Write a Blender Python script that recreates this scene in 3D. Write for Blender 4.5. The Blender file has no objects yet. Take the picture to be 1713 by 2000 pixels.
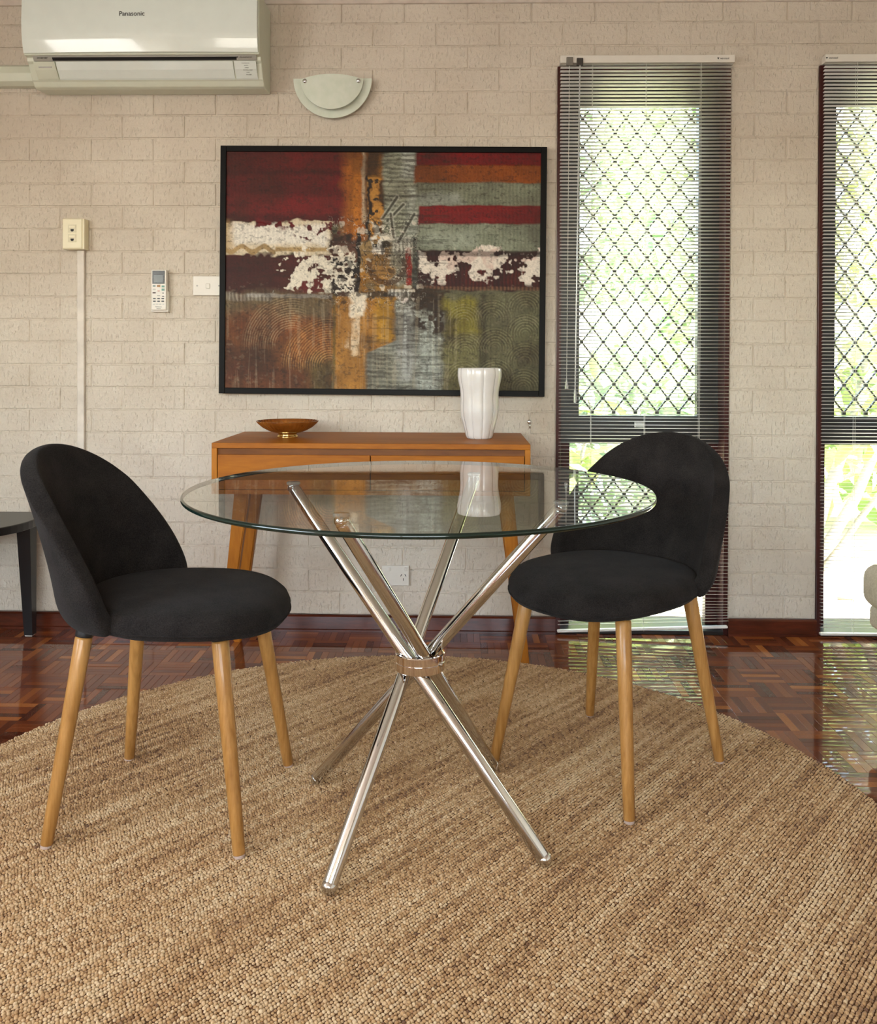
import bpy, bmesh, math, random
import numpy as np
from mathutils import Vector, Matrix, Euler

S = bpy.context.scene
C = S.collection
RNG = np.random.default_rng(7)
random.seed(7)
PI = math.pi

# ------------------------------------------------------------------ camera
cam_d = bpy.data.cameras.new('camera'); cam = bpy.data.objects.new('camera', cam_d); C.objects.link(cam)
cam_d.sensor_fit = 'VERTICAL'; cam_d.sensor_height = 36.0; cam_d.lens = 36.0 * 1700 / 2000
cam_d.shift_y = -(1000 - 714) / 2000; cam_d.clip_start = 0.02; cam_d.clip_end = 200
YAW, PITCH, ROLL, CAMH = 0.023, 0.0085, 0.0035, 1.042
F = Vector((-math.sin(YAW) * math.cos(PITCH), math.cos(YAW) * math.cos(PITCH), -math.sin(PITCH)))
R0 = Vector((math.cos(YAW), math.sin(YAW), 0)); U0 = R0.cross(F)
R1 = R0 * math.cos(ROLL) + U0 * math.sin(ROLL); U1 = R1.cross(F)
M = Matrix((R1, U1, -F)).transposed().to_4x4(); M.translation = Vector((0, 0, CAMH))
cam.matrix_world = M
S.camera = cam

# ------------------------------------------------------------------ view, world, daylight
S.view_settings.view_transform = 'Standard'; S.view_settings.look = 'None'
S.view_settings.gamma = 1.0; S.view_settings.use_curve_mapping = False
S.view_settings.exposure = -0.05
W = bpy.data.worlds.new('sky'); S.world = W; W.use_nodes = True
nt = W.node_tree; bg = nt.nodes['Background']
sky = nt.nodes.new('ShaderNodeTexSky'); sky.sky_type = 'NISHITA'; sky.sun_disc = False
sky.sun_elevation = math.radians(50); sky.sun_rotation = math.radians(100); sky.dust_density = 3.0; sky.air_density = 1.0
wb = nt.nodes.new('ShaderNodeMixRGB'); wb.blend_type = 'MULTIPLY'; wb.inputs[0].default_value = 1.0; wb.inputs[2].default_value = (1.0, 0.93, 0.80, 1)   # white balance of the daylight
nt.links.new(sky.outputs[0], wb.inputs[1]); nt.links.new(wb.outputs[0], bg.inputs[0]); bg.inputs[1].default_value = 3.9

def sun_lamp():
    d = bpy.data.lights.new('sun', 'SUN'); d.energy = 40.0; d.angle = math.radians(3); d.color = (1.0, 0.95, 0.86)
    o = bpy.data.objects.new('sun', d); C.objects.link(o)
    o.rotation_euler = Vector((-0.62, 0.16, -0.95)).to_track_quat('-Z', 'Y').to_euler()
sun_lamp()

def daylight(name, loc, direction, sx, sy, power, color):
    d = bpy.data.lights.new(name, 'AREA'); d.shape = 'RECTANGLE'; d.size = sx; d.size_y = sy
    d.energy = power; d.color = color
    o = bpy.data.objects.new(name, d); C.objects.link(o); o.location = loc
    o.rotation_euler = Vector(direction).to_track_quat('-Z', 'Y').to_euler()
daylight('daylight_rear_window', (-0.5, -2.46, 1.62), (0, 1, 0.12), 3.0, 1.15, 54, (1.0, 0.94, 0.84))
daylight('daylight_side_window', (-2.56, 0.1, 1.55), (1, 0, 0.08), 1.9, 1.2, 50, (1.0, 0.97, 0.93))

# ------------------------------------------------------------------ helpers
def lin(c):
    return tuple(((v / 255) / 12.92 if v / 255 <= 0.04045 else ((v / 255 + 0.055) / 1.055) ** 2.4) for v in c)

class NT:
    def __init__(s, name):
        s.m = bpy.data.materials.new(name); s.m.use_nodes = True; s.t = s.m.node_tree
        s.b = s.t.nodes['Principled BSDF']; s.out = s.t.nodes['Material Output']
    def n(s, typ, **kw):
        x = s.t.nodes.new(typ)
        for k, v in kw.items(): setattr(x, k, v)
        return x
    def l(s, a, b): s.t.links.new(a, b)
    def set(s, **kw):
        for k, v in kw.items():
            k = k.replace('_', ' ')
            i = s.b.inputs[k]
            i.default_value = (*v, 1) if i.type == 'RGBA' and len(v) == 3 else v
        return s
    def coord(s, scale=(1, 1, 1), rot=(0, 0, 0), kind='Object'):
        tc = s.n('ShaderNodeTexCoord'); mp = s.n('ShaderNodeMapping')
        mp.inputs['Scale'].default_value = scale; mp.inputs['Rotation'].default_value = rot
        s.l(tc.outputs[kind], mp.inputs['Vector']); return mp.outputs[0]
    def pos(s, scale=(1, 1, 1)):
        g = s.n('ShaderNodeNewGeometry'); mp = s.n('ShaderNodeMapping'); mp.inputs['Scale'].default_value = scale
        s.l(g.outputs['Position'], mp.inputs['Vector']); return mp.outputs[0]
    def noise(s, vec, scale, detail=4, rough=0.55):
        x = s.n('ShaderNodeTexNoise'); x.inputs['Scale'].default_value = scale; x.inputs['Detail'].default_value = detail
        x.inputs['Roughness'].default_value = rough; s.l(vec, x.inputs['Vector']); return x.outputs[0]
    def ramp(s, fac, stops):
        r = s.n('ShaderNodeValToRGB'); e = r.color_ramp.elements
        while len(e) < len(stops): e.new(0.5)
        for k, (p, c) in enumerate(stops):
            e[k].position = p; e[k].color = (*c, 1) if len(c) == 3 else c
        s.l(fac, r.inputs[0]); return r.outputs[0]
    def bump(s, h, strength=0.3, dist=0.002, prev=None):
        b = s.n('ShaderNodeBump'); b.inputs['Strength'].default_value = strength; b.inputs['Distance'].default_value = dist
        s.l(h, b.inputs['Height'])
        if prev is not None: s.l(prev, b.inputs['Normal'])
        return b.outputs[0]
    def base(s, sock): s.l(sock, s.b.inputs['Base Color'])
    def normal(s, sock): s.l(sock, s.b.inputs['Normal'])

def simple(name, c, rough=0.5, metal=0.0, var=0.12, nscale=18, bump=0.0, bscale=150, coat=0.0, **kw):
    """plain painted / moulded material: base tone with slight procedural mottling and optional fine relief"""
    m = NT(name); m.set(Roughness=rough, Metallic=metal, Coat_Weight=coat, Coat_Roughness=0.05, **kw)
    v = m.coord(); c = lin(c)
    n = m.noise(v, nscale)
    m.base(m.ramp(n, [(0.3, tuple(x * (1 - var) for x in c)), (0.7, tuple(min(1, x * (1 + var)) for x in c))]))
    if bump: m.normal(m.bump(m.noise(v, bscale, 3), bump, 0.001))
    return m.m

def wood(name, dark, light, scale=(1, 1, 1), rough=0.4, coat=0.2, grain=60):
    """wood with the grain running along local X of the mapped coordinates"""
    m = NT(name); m.set(Roughness=rough, Specular_IOR_Level=0.25, Coat_Weight=coat, Coat_Roughness=0.12)
    v = m.coord(scale)
    a = m.noise(v, grain, 6, 0.6); b = m.noise(v, grain * 0.18, 3)
    mx = m.n('ShaderNodeMath', operation='MULTIPLY_ADD'); m.l(a, mx.inputs[0]); mx.inputs[1].default_value = 0.55
    m2 = m.n('ShaderNodeMath', operation='MULTIPLY'); m.l(b, m2.inputs[0]); m2.inputs[1].default_value = 0.5
    m.l(m2.outputs[0], mx.inputs[2])
    m.base(m.ramp(mx.outputs[0], [(0.36, lin(dark)), (0.66, lin(light))]))
    m.normal(m.bump(a, 0.08, 0.001))
    return m.m

def arch_glass(name, tint, boost=1.0, rough=0.0):
    """clear sheet glass: straight-through transmission and a Schlick reflection"""
    m = NT(name); t = m.t; t.nodes.remove(m.b)
    lw = m.n('ShaderNodeLayerWeight'); lw.inputs['Blend'].default_value = 0.5
    p = m.n('ShaderNodeMath', operation='POWER'); m.l(lw.outputs['Facing'], p.inputs[0]); p.inputs[1].default_value = 5
    r = m.n('ShaderNodeMath', operation='MULTIPLY_ADD'); m.l(p.outputs[0], r.inputs[0]); r.inputs[1].default_value = 0.96; r.inputs[2].default_value = 0.04
    a = m.n('ShaderNodeMath', operation='MULTIPLY'); m.l(r.outputs[0], a.inputs[0]); a.inputs[1].default_value = 2 * boost
    b = m.n('ShaderNodeMath', operation='ADD'); m.l(r.outputs[0], b.inputs[0]); b.inputs[1].default_value = 1
    d = m.n('ShaderNodeMath', operation='DIVIDE', use_clamp=True); m.l(a.outputs[0], d.inputs[0]); m.l(b.outputs[0], d.inputs[1])
    tr = m.n('ShaderNodeBsdfTransparent'); tr.inputs[0].default_value = (*tint, 1)
    gl = m.n('ShaderNodeBsdfGlossy'); gl.inputs['Roughness'].default_value = rough
    mx = m.n('ShaderNodeMixShader'); m.l(d.outputs[0], mx.inputs[0]); m.l(tr.outputs[0], mx.inputs[1]); m.l(gl.outputs[0], mx.inputs[2])
    m.l(mx.outputs[0], m.out.inputs[0])
    return m.m

def clear_face(name, tint):
    m = NT(name); m.t.nodes.remove(m.b)
    tr = m.n('ShaderNodeBsdfTransparent'); tr.inputs[0].default_value = (*tint, 1); m.l(tr.outputs[0], m.out.inputs[0])
    return m.m

# ---- mesh helpers -------------------------------------------------
def link(name, me, m=None, parent=None, loc=None, rot=None, smooth=False):
    o = bpy.data.objects.new(name, me); C.objects.link(o)
    if m is not None and not me.materials:
        for x in (m if isinstance(m, (list, tuple)) else [m]): me.materials.append(x)
    if parent is not None: o.parent = parent
    if loc is not None: o.location = loc
    if rot is not None: o.rotation_euler = rot
    if smooth: me.shade_smooth()
    return o

def tag(o, label=None, cat=None, group=None, kind=None):
    if label: o['label'] = label
    if cat: o['category'] = cat
    if group: o['group'] = group
    if kind: o['kind'] = kind
    return o

def root(name, loc, label=None, cat=None, group=None, kind=None, rotz=0.0, rot=None):
    o = bpy.data.objects.new(name, None); C.objects.link(o); o.location = loc
    o.rotation_euler = rot if rot else (0, 0, rotz); o.empty_display_size = 0.05
    return tag(o, label, cat, group, kind)

def mesh_bm(bm, name='mesh'):
    bmesh.ops.recalc_face_normals(bm, faces=bm.faces)
    me = bpy.data.meshes.new(name); bm.to_mesh(me); bm.free(); return me

def pyd(verts, faces, name='mesh'):
    me = bpy.data.meshes.new(name); me.from_pydata([tuple(v) for v in verts], [], faces); me.update(); return me

def box(x0, x1, y0, y1, z0, z1, bevel=0.0, seg=2):
    bm = bmesh.new(); bmesh.ops.create_cube(bm, size=1)
    for v in bm.verts:
        v.co = Vector(((x0 + x1) / 2 + v.co.x * (x1 - x0), (y0 + y1) / 2 + v.co.y * (y1 - y0), (z0 + z1) / 2 + v.co.z * (z1 - z0)))
    if bevel > 0:
        bmesh.ops.bevel(bm, geom=list(bm.edges), offset=bevel, segments=seg, affect='EDGES', profile=0.5)
    return mesh_bm(bm)

def boxes(lst):
    bm = bmesh.new()
    for (x0, x1, y0, y1, z0, z1) in lst:
        r = bmesh.ops.create_cube(bm, size=1)
        for v in r['verts']:
            v.co = Vector(((x0 + x1) / 2 + v.co.x * (x1 - x0), (y0 + y1) / 2 + v.co.y * (y1 - y0), (z0 + z1) / 2 + v.co.z * (z1 - z0)))
    return mesh_bm(bm)

def lathe(profile, n=48, cap=True, lobes=0, amp=0.0):
    """profile: [(r, z), ...] revolved about Z"""
    V, Fc = [], []
    for (r, z) in profile:
        for k in range(n):
            a = 2 * PI * k / n
            rr = r * (1 + amp * (abs(math.cos(lobes * a / 2)) - 0.6)) if lobes else r
            V.append((rr * math.cos(a), rr * math.sin(a), z))
    for i in range(len(profile) - 1):
        for k in range(n):
            k2 = (k + 1) % n
            Fc.append((i * n + k, i * n + k2, (i + 1) * n + k2, (i + 1) * n + k))
    if cap:
        Fc.append(tuple(range(n - 1, -1, -1))); b = (len(profile) - 1) * n; Fc.append(tuple(range(b, b + n)))
    me = pyd(V, Fc); return me

def along(me, p0, p1):
    """move a Z-aligned mesh so that its Z axis runs from p0 towards p1 (origin at p0)"""
    q = (Vector(p1) - Vector(p0)).to_track_quat('Z', 'Y'); me.transform(Matrix.Translation(p0) @ q.to_matrix().to_4x4()); return me

def rod(p0, p1, r0, r1=None, n=20, rnd=0.35):
    """tapered rod with softened ends"""
    r1 = r0 if r1 is None else r1
    L = (Vector(p1) - Vector(p0)).length
    e0, e1 = min(r0 * rnd, L / 4), min(r1 * rnd, L / 4)
    pr = [(r0 - e0, 0), (r0 - e0 * 0.3, e0 * 0.3), (r0, e0)] + [(r0 + (r1 - r0) * t, e0 + (L - e0 - e1) * t) for t in (0.33, 0.66)] + [(r1, L - e1), (r1 - e1 * 0.3, L - e1 * 0.3), (r1 - e1, L)]
    return along(lathe(pr, n), p0, p1)

def tube_path(pts, r, n=8):
    V, Fc = [], []
    pts = [Vector(p) for p in pts]
    for i, p in enumerate(pts):
        d = (pts[min(i + 1, len(pts) - 1)] - pts[max(i - 1, 0)]).normalized()
        a = d.orthogonal().normalized() if abs(d.y) > 0.999 else d.cross(Vector((0, 1, 0))).normalized()
        b = d.cross(a)
        rr = r[i] if isinstance(r, (list, tuple)) else r
        for k in range(n):
            t = 2 * PI * k / n; V.append(p + a * math.cos(t) * rr + b * math.sin(t) * rr)
    for i in range(len(pts) - 1):
        for k in range(n):
            k2 = (k + 1) % n; Fc.append((i * n + k, i * n + k2, (i + 1) * n + k2, (i + 1) * n + k))
    Fc.append(tuple(range(n - 1, -1, -1))); b = (len(pts) - 1) * n; Fc.append(tuple(range(b, b + n)))
    return pyd(V, Fc)

def prism(poly, depth, axis='Y', bevel=0.0, seg=2):
    """poly in the XZ plane extruded along +Y by depth (or other axis order)"""
    bm = bmesh.new()
    if axis == 'Y': f = lambda p, d: (p[0], d, p[1])
    elif axis == 'X': f = lambda p, d: (d, p[0], p[1])
    else: f = lambda p, d: (p[0], p[1], d)
    a = [bm.verts.new(f(p, 0)) for p in poly]; b = [bm.verts.new(f(p, depth)) for p in poly]
    bm.faces.new(a); bm.faces.new(list(reversed(b)))
    n = len(poly)
    for i in range(n): bm.faces.new((a[i], b[i], b[(i + 1) % n], a[(i + 1) % n]))
    if bevel:
        bmesh.ops.recalc_face_normals(bm, faces=bm.faces)
        ed = [e for e in bm.edges if len(e.link_faces) == 2 and e.calc_face_angle(0) > 0.6]
        bmesh.ops.bevel(bm, geom=ed, offset=bevel, segments=seg, affect='EDGES', profile=0.5)
    return mesh_bm(bm)

def text_mesh(s, size, extrude=0.0002):
    """lettering standing in the XZ plane, facing -Y, centred"""
    cu = bpy.data.curves.new('lettering', 'FONT'); cu.body = s; cu.size = size; cu.extrude = extrude
    cu.align_x = 'CENTER'; cu.align_y = 'CENTER'
    o = bpy.data.objects.new('lettering_tmp', cu); C.objects.link(o)
    dg = bpy.context.evaluated_depsgraph_get(); me = bpy.data.meshes.new_from_object(o.evaluated_get(dg))
    bpy.data.objects.remove(o); bpy.data.curves.remove(cu)
    me.transform(Matrix.Rotation(PI / 2, 4, 'X')); me.materials.clear(); return me

def vnoise(shape, cells, seed):
    """smooth value noise on a (h, w) grid, cells = (cy, cx)"""
    r = np.random.default_rng(seed); g = r.random((cells[0] + 2, cells[1] + 2))
    y = np.linspace(0, cells[0], shape[0]); x = np.linspace(0, cells[1], shape[1])
    yi = np.minimum(y.astype(int), cells[0]); xi = np.minimum(x.astype(int), cells[1])
    fy = y - yi; fx = x - xi; fy = fy * fy * (3 - 2 * fy); fx = fx * fx * (3 - 2 * fx)
    a = g[yi][:, xi]; b = g[yi][:, xi + 1]; c = g[yi + 1][:, xi]; d = g[yi + 1][:, xi + 1]
    return (a * (1 - fx) + b * fx) * (1 - fy)[:, None] + (c * (1 - fx) + d * fx) * fy[:, None]

# ------------------------------------------------------------------ materials of the room
YW = 3.31                                   # room face of the brick wall
def brick_material():
    m = NT('painted_brick'); m.set(Roughness=0.62)
    p = m.pos(); n1 = m.noise(p, 3.0, 3); n2 = m.noise(p, 55, 5, 0.65); n3 = m.noise(p, 260, 3)
    a, b = lin((217, 208, 193)), lin((203, 192, 176))
    m.base(m.ramp(n1, [(0.3, b), (0.7, a)]))
    n4 = m.noise(m.pos((1.6, 1, 0.55)), 90, 2, 0.4)                    # brush drags and pits
    pit = m.ramp(n4, [(0.28, (0, 0, 0)), (0.42, (1, 1, 1))])
    h = m.bump(n2, 0.7, 0.008); h = m.bump(n3, 0.35, 0.002, h); h = m.bump(pit, 0.7, 0.003, h)
    m.normal(h); return m.m
M_BRICK = brick_material()
M_PLASTER = simple('plaster_white', (226, 220, 210), 0.8, bump=0.1, bscale=60)
M_CEIL = simple('ceiling_paint', (222, 213, 203), 0.85, bump=0.05)
M_REDWOOD = wood('dark_red_timber', (58, 24, 14), (96, 44, 26), (1, 6, 6), 0.28, 0.5, 14)
M_FRAMEWOOD = wood('window_timber', (44, 14, 12), (70, 24, 18), (8, 8, 1), 0.4, 0.2, 16)
M_ALU = simple('black_aluminium', (26, 24, 22), 0.35, var=0.05)
M_GLASS = arch_glass('window_glass', (0.97, 0.99, 0.97), 0.6)

def parquet(name, island):
    m = NT(name); m.set(Roughness=0.55, Specular_IOR_Level=0.08, Coat_Weight=1.0, Coat_Roughness=0.025, Coat_IOR=1.5)
    if island:
        g = m.n('ShaderNodeNewGeometry'); rnd = g.outputs['Random Per Island']
    else:
        g = m.n('ShaderNodeObjectInfo'); rnd = g.outputs['Random']
    col = m.ramp(rnd, [(0.0, lin((80, 32, 12))), (0.25, lin((106, 48, 18))), (0.6, lin((124, 60, 24))), (0.88, lin((144, 76, 30))), (1.0, lin((182, 112, 50)))])
    n = m.noise(m.pos((1, 1, 1)), 240, 4); mx = m.n('ShaderNodeMixRGB', blend_type='MULTIPLY'); mx.inputs[0].default_value = 0.55
    m.l(col, mx.inputs[1]); m.l(m.ramp(n, [(0.3, (0.6, 0.55, 0.5)), (0.7, (1.1, 1.1, 1.1))]), mx.inputs[2]); m.base(mx.outputs[0])
    w = m.noise(m.pos(), 9, 2); cb = m.bump(w, 0.035, 0.002); m.l(cb, m.b.inputs['Coat Normal'])
    return m.m
M_SLAT_O = parquet('parquet_finger', False); M_SLAT_I = parquet('parquet_fingers', True)
M_SUB = simple('parquet_bitumen', (40, 22, 15), 0.6)

# ------------------------------------------------------------------ room shell
RX0, RX1, RY0, CEIL_Z = -2.6, 2.6, -2.5, 2.41
OPEN = [(0.370, 1.020), (1.350, 2.000)]; OZ0, OZ1 = 0.0, 2.145

def wall_with_holes(x0, x1, z0, z1, holes, y0, y1):
    xs = sorted({x0, x1, *[h[0] for h in holes], *[h[1] for h in holes]}); zs = sorted({z0, z1, *[h[2] for h in holes], *[h[3] for h in holes]})
    L = []
    for i in range(len(xs) - 1):
        for j in range(len(zs) - 1):
            cx, cz = (xs[i] + xs[i + 1]) / 2, (zs[j] + zs[j + 1]) / 2
            if any(h[0] < cx < h[1] and h[2] < cz < h[3] for h in holes): continue
            L.append((xs[i], xs[i + 1], y0, y1, zs[j], zs[j + 1]))
    return boxes(L)

wall_back = tag(link('wall_back', wall_with_holes(RX0, RX1, 0, 2.45, [(a, b, OZ0, OZ1) for a, b in OPEN], YW + 0.0038, YW + 0.23), M_BRICK),
                'painted cream brick wall with two tall narrow windows', kind='structure')

def build_bricks():
    PX, PZ, ZB = 0.24, 0.0866, 0.0606
    JT = 0.0045
    cache = {}; rest_v, rest_f = [], []
    def brick_mesh(w, h, var):
        key = (round(w, 3), round(h, 3), var)
        if key in cache: return cache[key]
        r = random.Random(hash(key) & 0xffff)
        hw, hh, c = w / 2, h / 2, 0.0022
        V = []; j = lambda s: r.uniform(-s, s)
        ring = [(-1, -1), (1, -1), (1, 1), (-1, 1)]
        for (sx, sz) in ring: V.append((sx * hw, 0.012, sz * hh))
        for (sx, sz) in ring: V.append((sx * hw + j(.0007), 0.0030, sz * hh + j(.0007)))
        for (sx, sz) in ring: V.append((sx * (hw - c) + j(.0009), 0.0006 + j(.0003), sz * (hh - c) + j(.0009)))
        for (sx, sz) in ring: V.append((sx * (hw - 3 * c), j(.0005), sz * (hh - 3 * c)))
        Fc = []
        for a in range(3):
            for k in range(4):
                k2 = (k + 1) % 4; Fc.append((a * 4 + k, a * 4 + k2, a * 4 + 4 + k2, a * 4 + 4 + k))
        Fc.append((12, 13, 14, 15)); Fc.append((3, 2, 1, 0))
        me = pyd(V, Fc, 'brick'); me.materials.append(M_BRICK); cache[key] = me; return me
    i = -1
    while ZB + i * PZ < 2.42:
        z0 = max(ZB + i * PZ, 0.0); z1 = min(ZB + (i + 1) * PZ, 2.42)
        off = 1.232 if i % 2 == 0 else 1.112
        x = off - PX * math.ceil((off - RX0) / PX)
        while x < RX1:
            a, b = max(x, RX0), min(x + PX, RX1); x += PX
            segs = [(a, b)]
            if z0 < OZ1 - 0.02:
                for (h0, h1) in OPEN:
                    ns = []
                    for (p, q) in segs:
                        if q <= h0 or p >= h1: ns.append((p, q)); continue
                        if p < h0: ns.append((p, h0))
                        if q > h1: ns.append((h1, q))
                    segs = ns
            for (p, q) in segs:
                zz0 = max(z0, OZ1) if (z0 < OZ1 < z1 and z0 >= OZ1 - 0.02 and any(h0 < (p + q) / 2 < h1 for h0, h1 in OPEN)) else z0
                if q - p < 0.02 or z1 - zz0 < 0.02: continue
                w = q - p - JT; h = z1 - zz0 - JT
                loc = ((p + q) / 2, YW + random.uniform(-0.0014, 0.0010), (zz0 + z1) / 2)
                me = brick_mesh(w, h, random.randrange(5))
                if -1.74 < loc[0] < 1.66 and loc[2] > 0.05:
                    link('brick', me, None, wall_back, loc, (random.gauss(0, .0055), 0, random.gauss(0, .0030)))
                else:
                    n = len(rest_v); rest_v.extend([(v.co.x + loc[0], v.co.y + loc[1], v.co.z + loc[2]) for v in me.vertices])
                    rest_f.extend([tuple(k + n for k in f.vertices) for f in me.polygons])
        i += 1
    tag(link('brickwork', pyd(rest_v, rest_f), M_BRICK, wall_back), kind='stuff')
build_bricks()

tag(link('wall_left', wall_with_holes(RY0, YW + 0.2, 0, 2.45, [(-0.85, 1.05, 0.95, 2.20)], 0, 0.2), M_PLASTER, loc=(RX0, 0, 0), rot=(0, 0, PI / 2)), kind='structure')
tag(link('wall_right', box(RX1, RX1 + 0.2, RY0, YW + 0.2, 0, 2.45), M_PLASTER), kind='structure')
tag(link('wall_front', wall_with_holes(RX0, RX1, 0, 2.45, [(-2.0, 1.0, 1.00, 2.22)], RY0 - 0.2, RY0), M_PLASTER), kind='structure')
tag(link('ceiling', box(RX0 - 0.2, RX1 + 0.2, RY0 - 0.2, YW + 0.23, CEIL_Z, CEIL_Z + 0.12), M_CEIL), kind='structure')
tag(link('trim_1', prism([(YW - 0.035, CEIL_Z), (YW - 0.035, CEIL_Z - 0.012), (YW - 0.012, CEIL_Z - 0.026), (YW, CEIL_Z - 0.026), (YW, CEIL_Z)], RX1 - RX0, 'X'), M_CEIL, loc=(RX0, 0, 0)), kind='structure')

def side_opening(name, x0, x1, z0, z1, loc, rotz):
    r = root(name, loc, kind='structure', rotz=rotz)
    t = 0.05
    for (a, b, c, d) in ((x0, x0 + t, z0, z1), (x1 - t, x1, z0, z1)): link('jamb', box(a, b, 0.05, 0.13, c, d), M_FRAMEWOOD, r)
    link('head', box(x0, x1, 0.05, 0.13, z1 - t, z1), M_FRAMEWOOD, r); link('sill', box(x0, x1, 0.05, 0.13, z0, z0 + t), M_FRAMEWOOD, r)
    link('mullion', box((x0 + x1) / 2 - .03, (x0 + x1) / 2 + .03, 0.06, 0.12, z0, z1), M_FRAMEWOOD, r)
side_opening('window_3', -2.0, 1.0, 1.00, 2.22, (0, RY0 - 0.2, 0), 0)
side_opening('window_4', -0.85, 1.05, 0.95, 2.20, (RX0, 0, 0), PI / 2)

# ---- floor of mosaic parquet
RUG_C, RUG_R = (-0.151, 1.871), 1.147
floor = tag(link('floor', box(RX0 - 0.2, RX1 + 0.2, RY0 - 0.2, YW + 0.23, -0.12, -0.0012), M_SUB), 'polished reddish brown mosaic parquet floor', kind='structure')
def build_floor():
    SQ, N, G = 0.122, 5, 0.0004
    sw = SQ / N
    def finger(vertical):
        hx, hy = (sw / 2, SQ / 2) if vertical else (SQ / 2, sw / 2)
        hx -= G / 2; hy -= G / 2; c = 0.0005
        V = [(sx * hx, sy * hy, z) for z in (-0.004, -0.0004) for (sx, sy) in ((-1, -1), (1, -1), (1, 1), (-1, 1))]
        V += [(sx * (hx - c), sy * (hy - c), 0) for (sx, sy) in ((-1, -1), (1, -1), (1, 1), (-1, 1))]
        Fc = [(a * 4 + k, a * 4 + (k + 1) % 4, a * 4 + 4 + (k + 1) % 4, a * 4 + 4 + k) for a in range(2) for k in range(4)] + [(8, 9, 10, 11)]
        return V, Fc
    shapes = [finger(False), finger(True)]
    mes = []
    for V, Fc in shapes:
        me = pyd(V, Fc, 'finger'); me.materials.append(M_SLAT_O); mes.append(me)
    items = []
    nx, ny = int((RX1 - RX0) / SQ) + 1, int((YW + 0.0 - RY0) / SQ) + 1
    for i in range(nx):
        for j in range(ny):
            v = (i + j) % 2
            for k in range(N):
                t = (k + 0.5) * sw
                x = RX0 + i * SQ + (t if v else SQ / 2); y = YW - j * SQ - (SQ / 2 if v else t)
                if x > RX1 - 0.005: continue
                d = math.hypot(x - RUG_C[0], y - RUG_C[1])
                seen = 1.3 < y < YW - 0.02 and d > RUG_R - 0.03 and abs(x + 0.023 * y) < y * 0.515
                items.append((-(1 / y) if seen else 1.0, x, y, v, d))
    items.sort(key=lambda t: t[0])
    rv, rf = [], []
    for q, (sc, x, y, v, d) in enumerate(items):
        if q < 300 and sc < 0:
            link('parquet_finger', mes[v], None, floor, (x, y, 0))
        else:
            V, Fc = shapes[v]; n = len(rv)
            rv.extend([(a + x, b + y, c) for a, b, c in V]); rf.extend([tuple(k + n for k in f) for f in Fc])
    tag(link('parquet_block_field', pyd(rv, rf), M_SLAT_I, floor), kind='stuff')
build_floor()

def baseboard(name, x0, x1):
    pr = [(YW - 0.016, 0.010), (YW - 0.016, 0.056), (YW - 0.011, 0.062), (YW + 0.003, 0.062), (YW + 0.003, 0.0), (YW - 0.022, 0.0), (YW - 0.022, 0.008)]
    tag(link(name, prism(pr, x1 - x0, 'X'), M_REDWOOD, loc=(x0, 0, 0)), kind='structure')
baseboard('baseboard_back', RX0, OPEN[0][0] - 0.0); baseboard('baseboard_between_windows', OPEN[0][1], OPEN[1][0]); baseboard('baseboard_right', OPEN[1][1], RX1)

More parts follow.
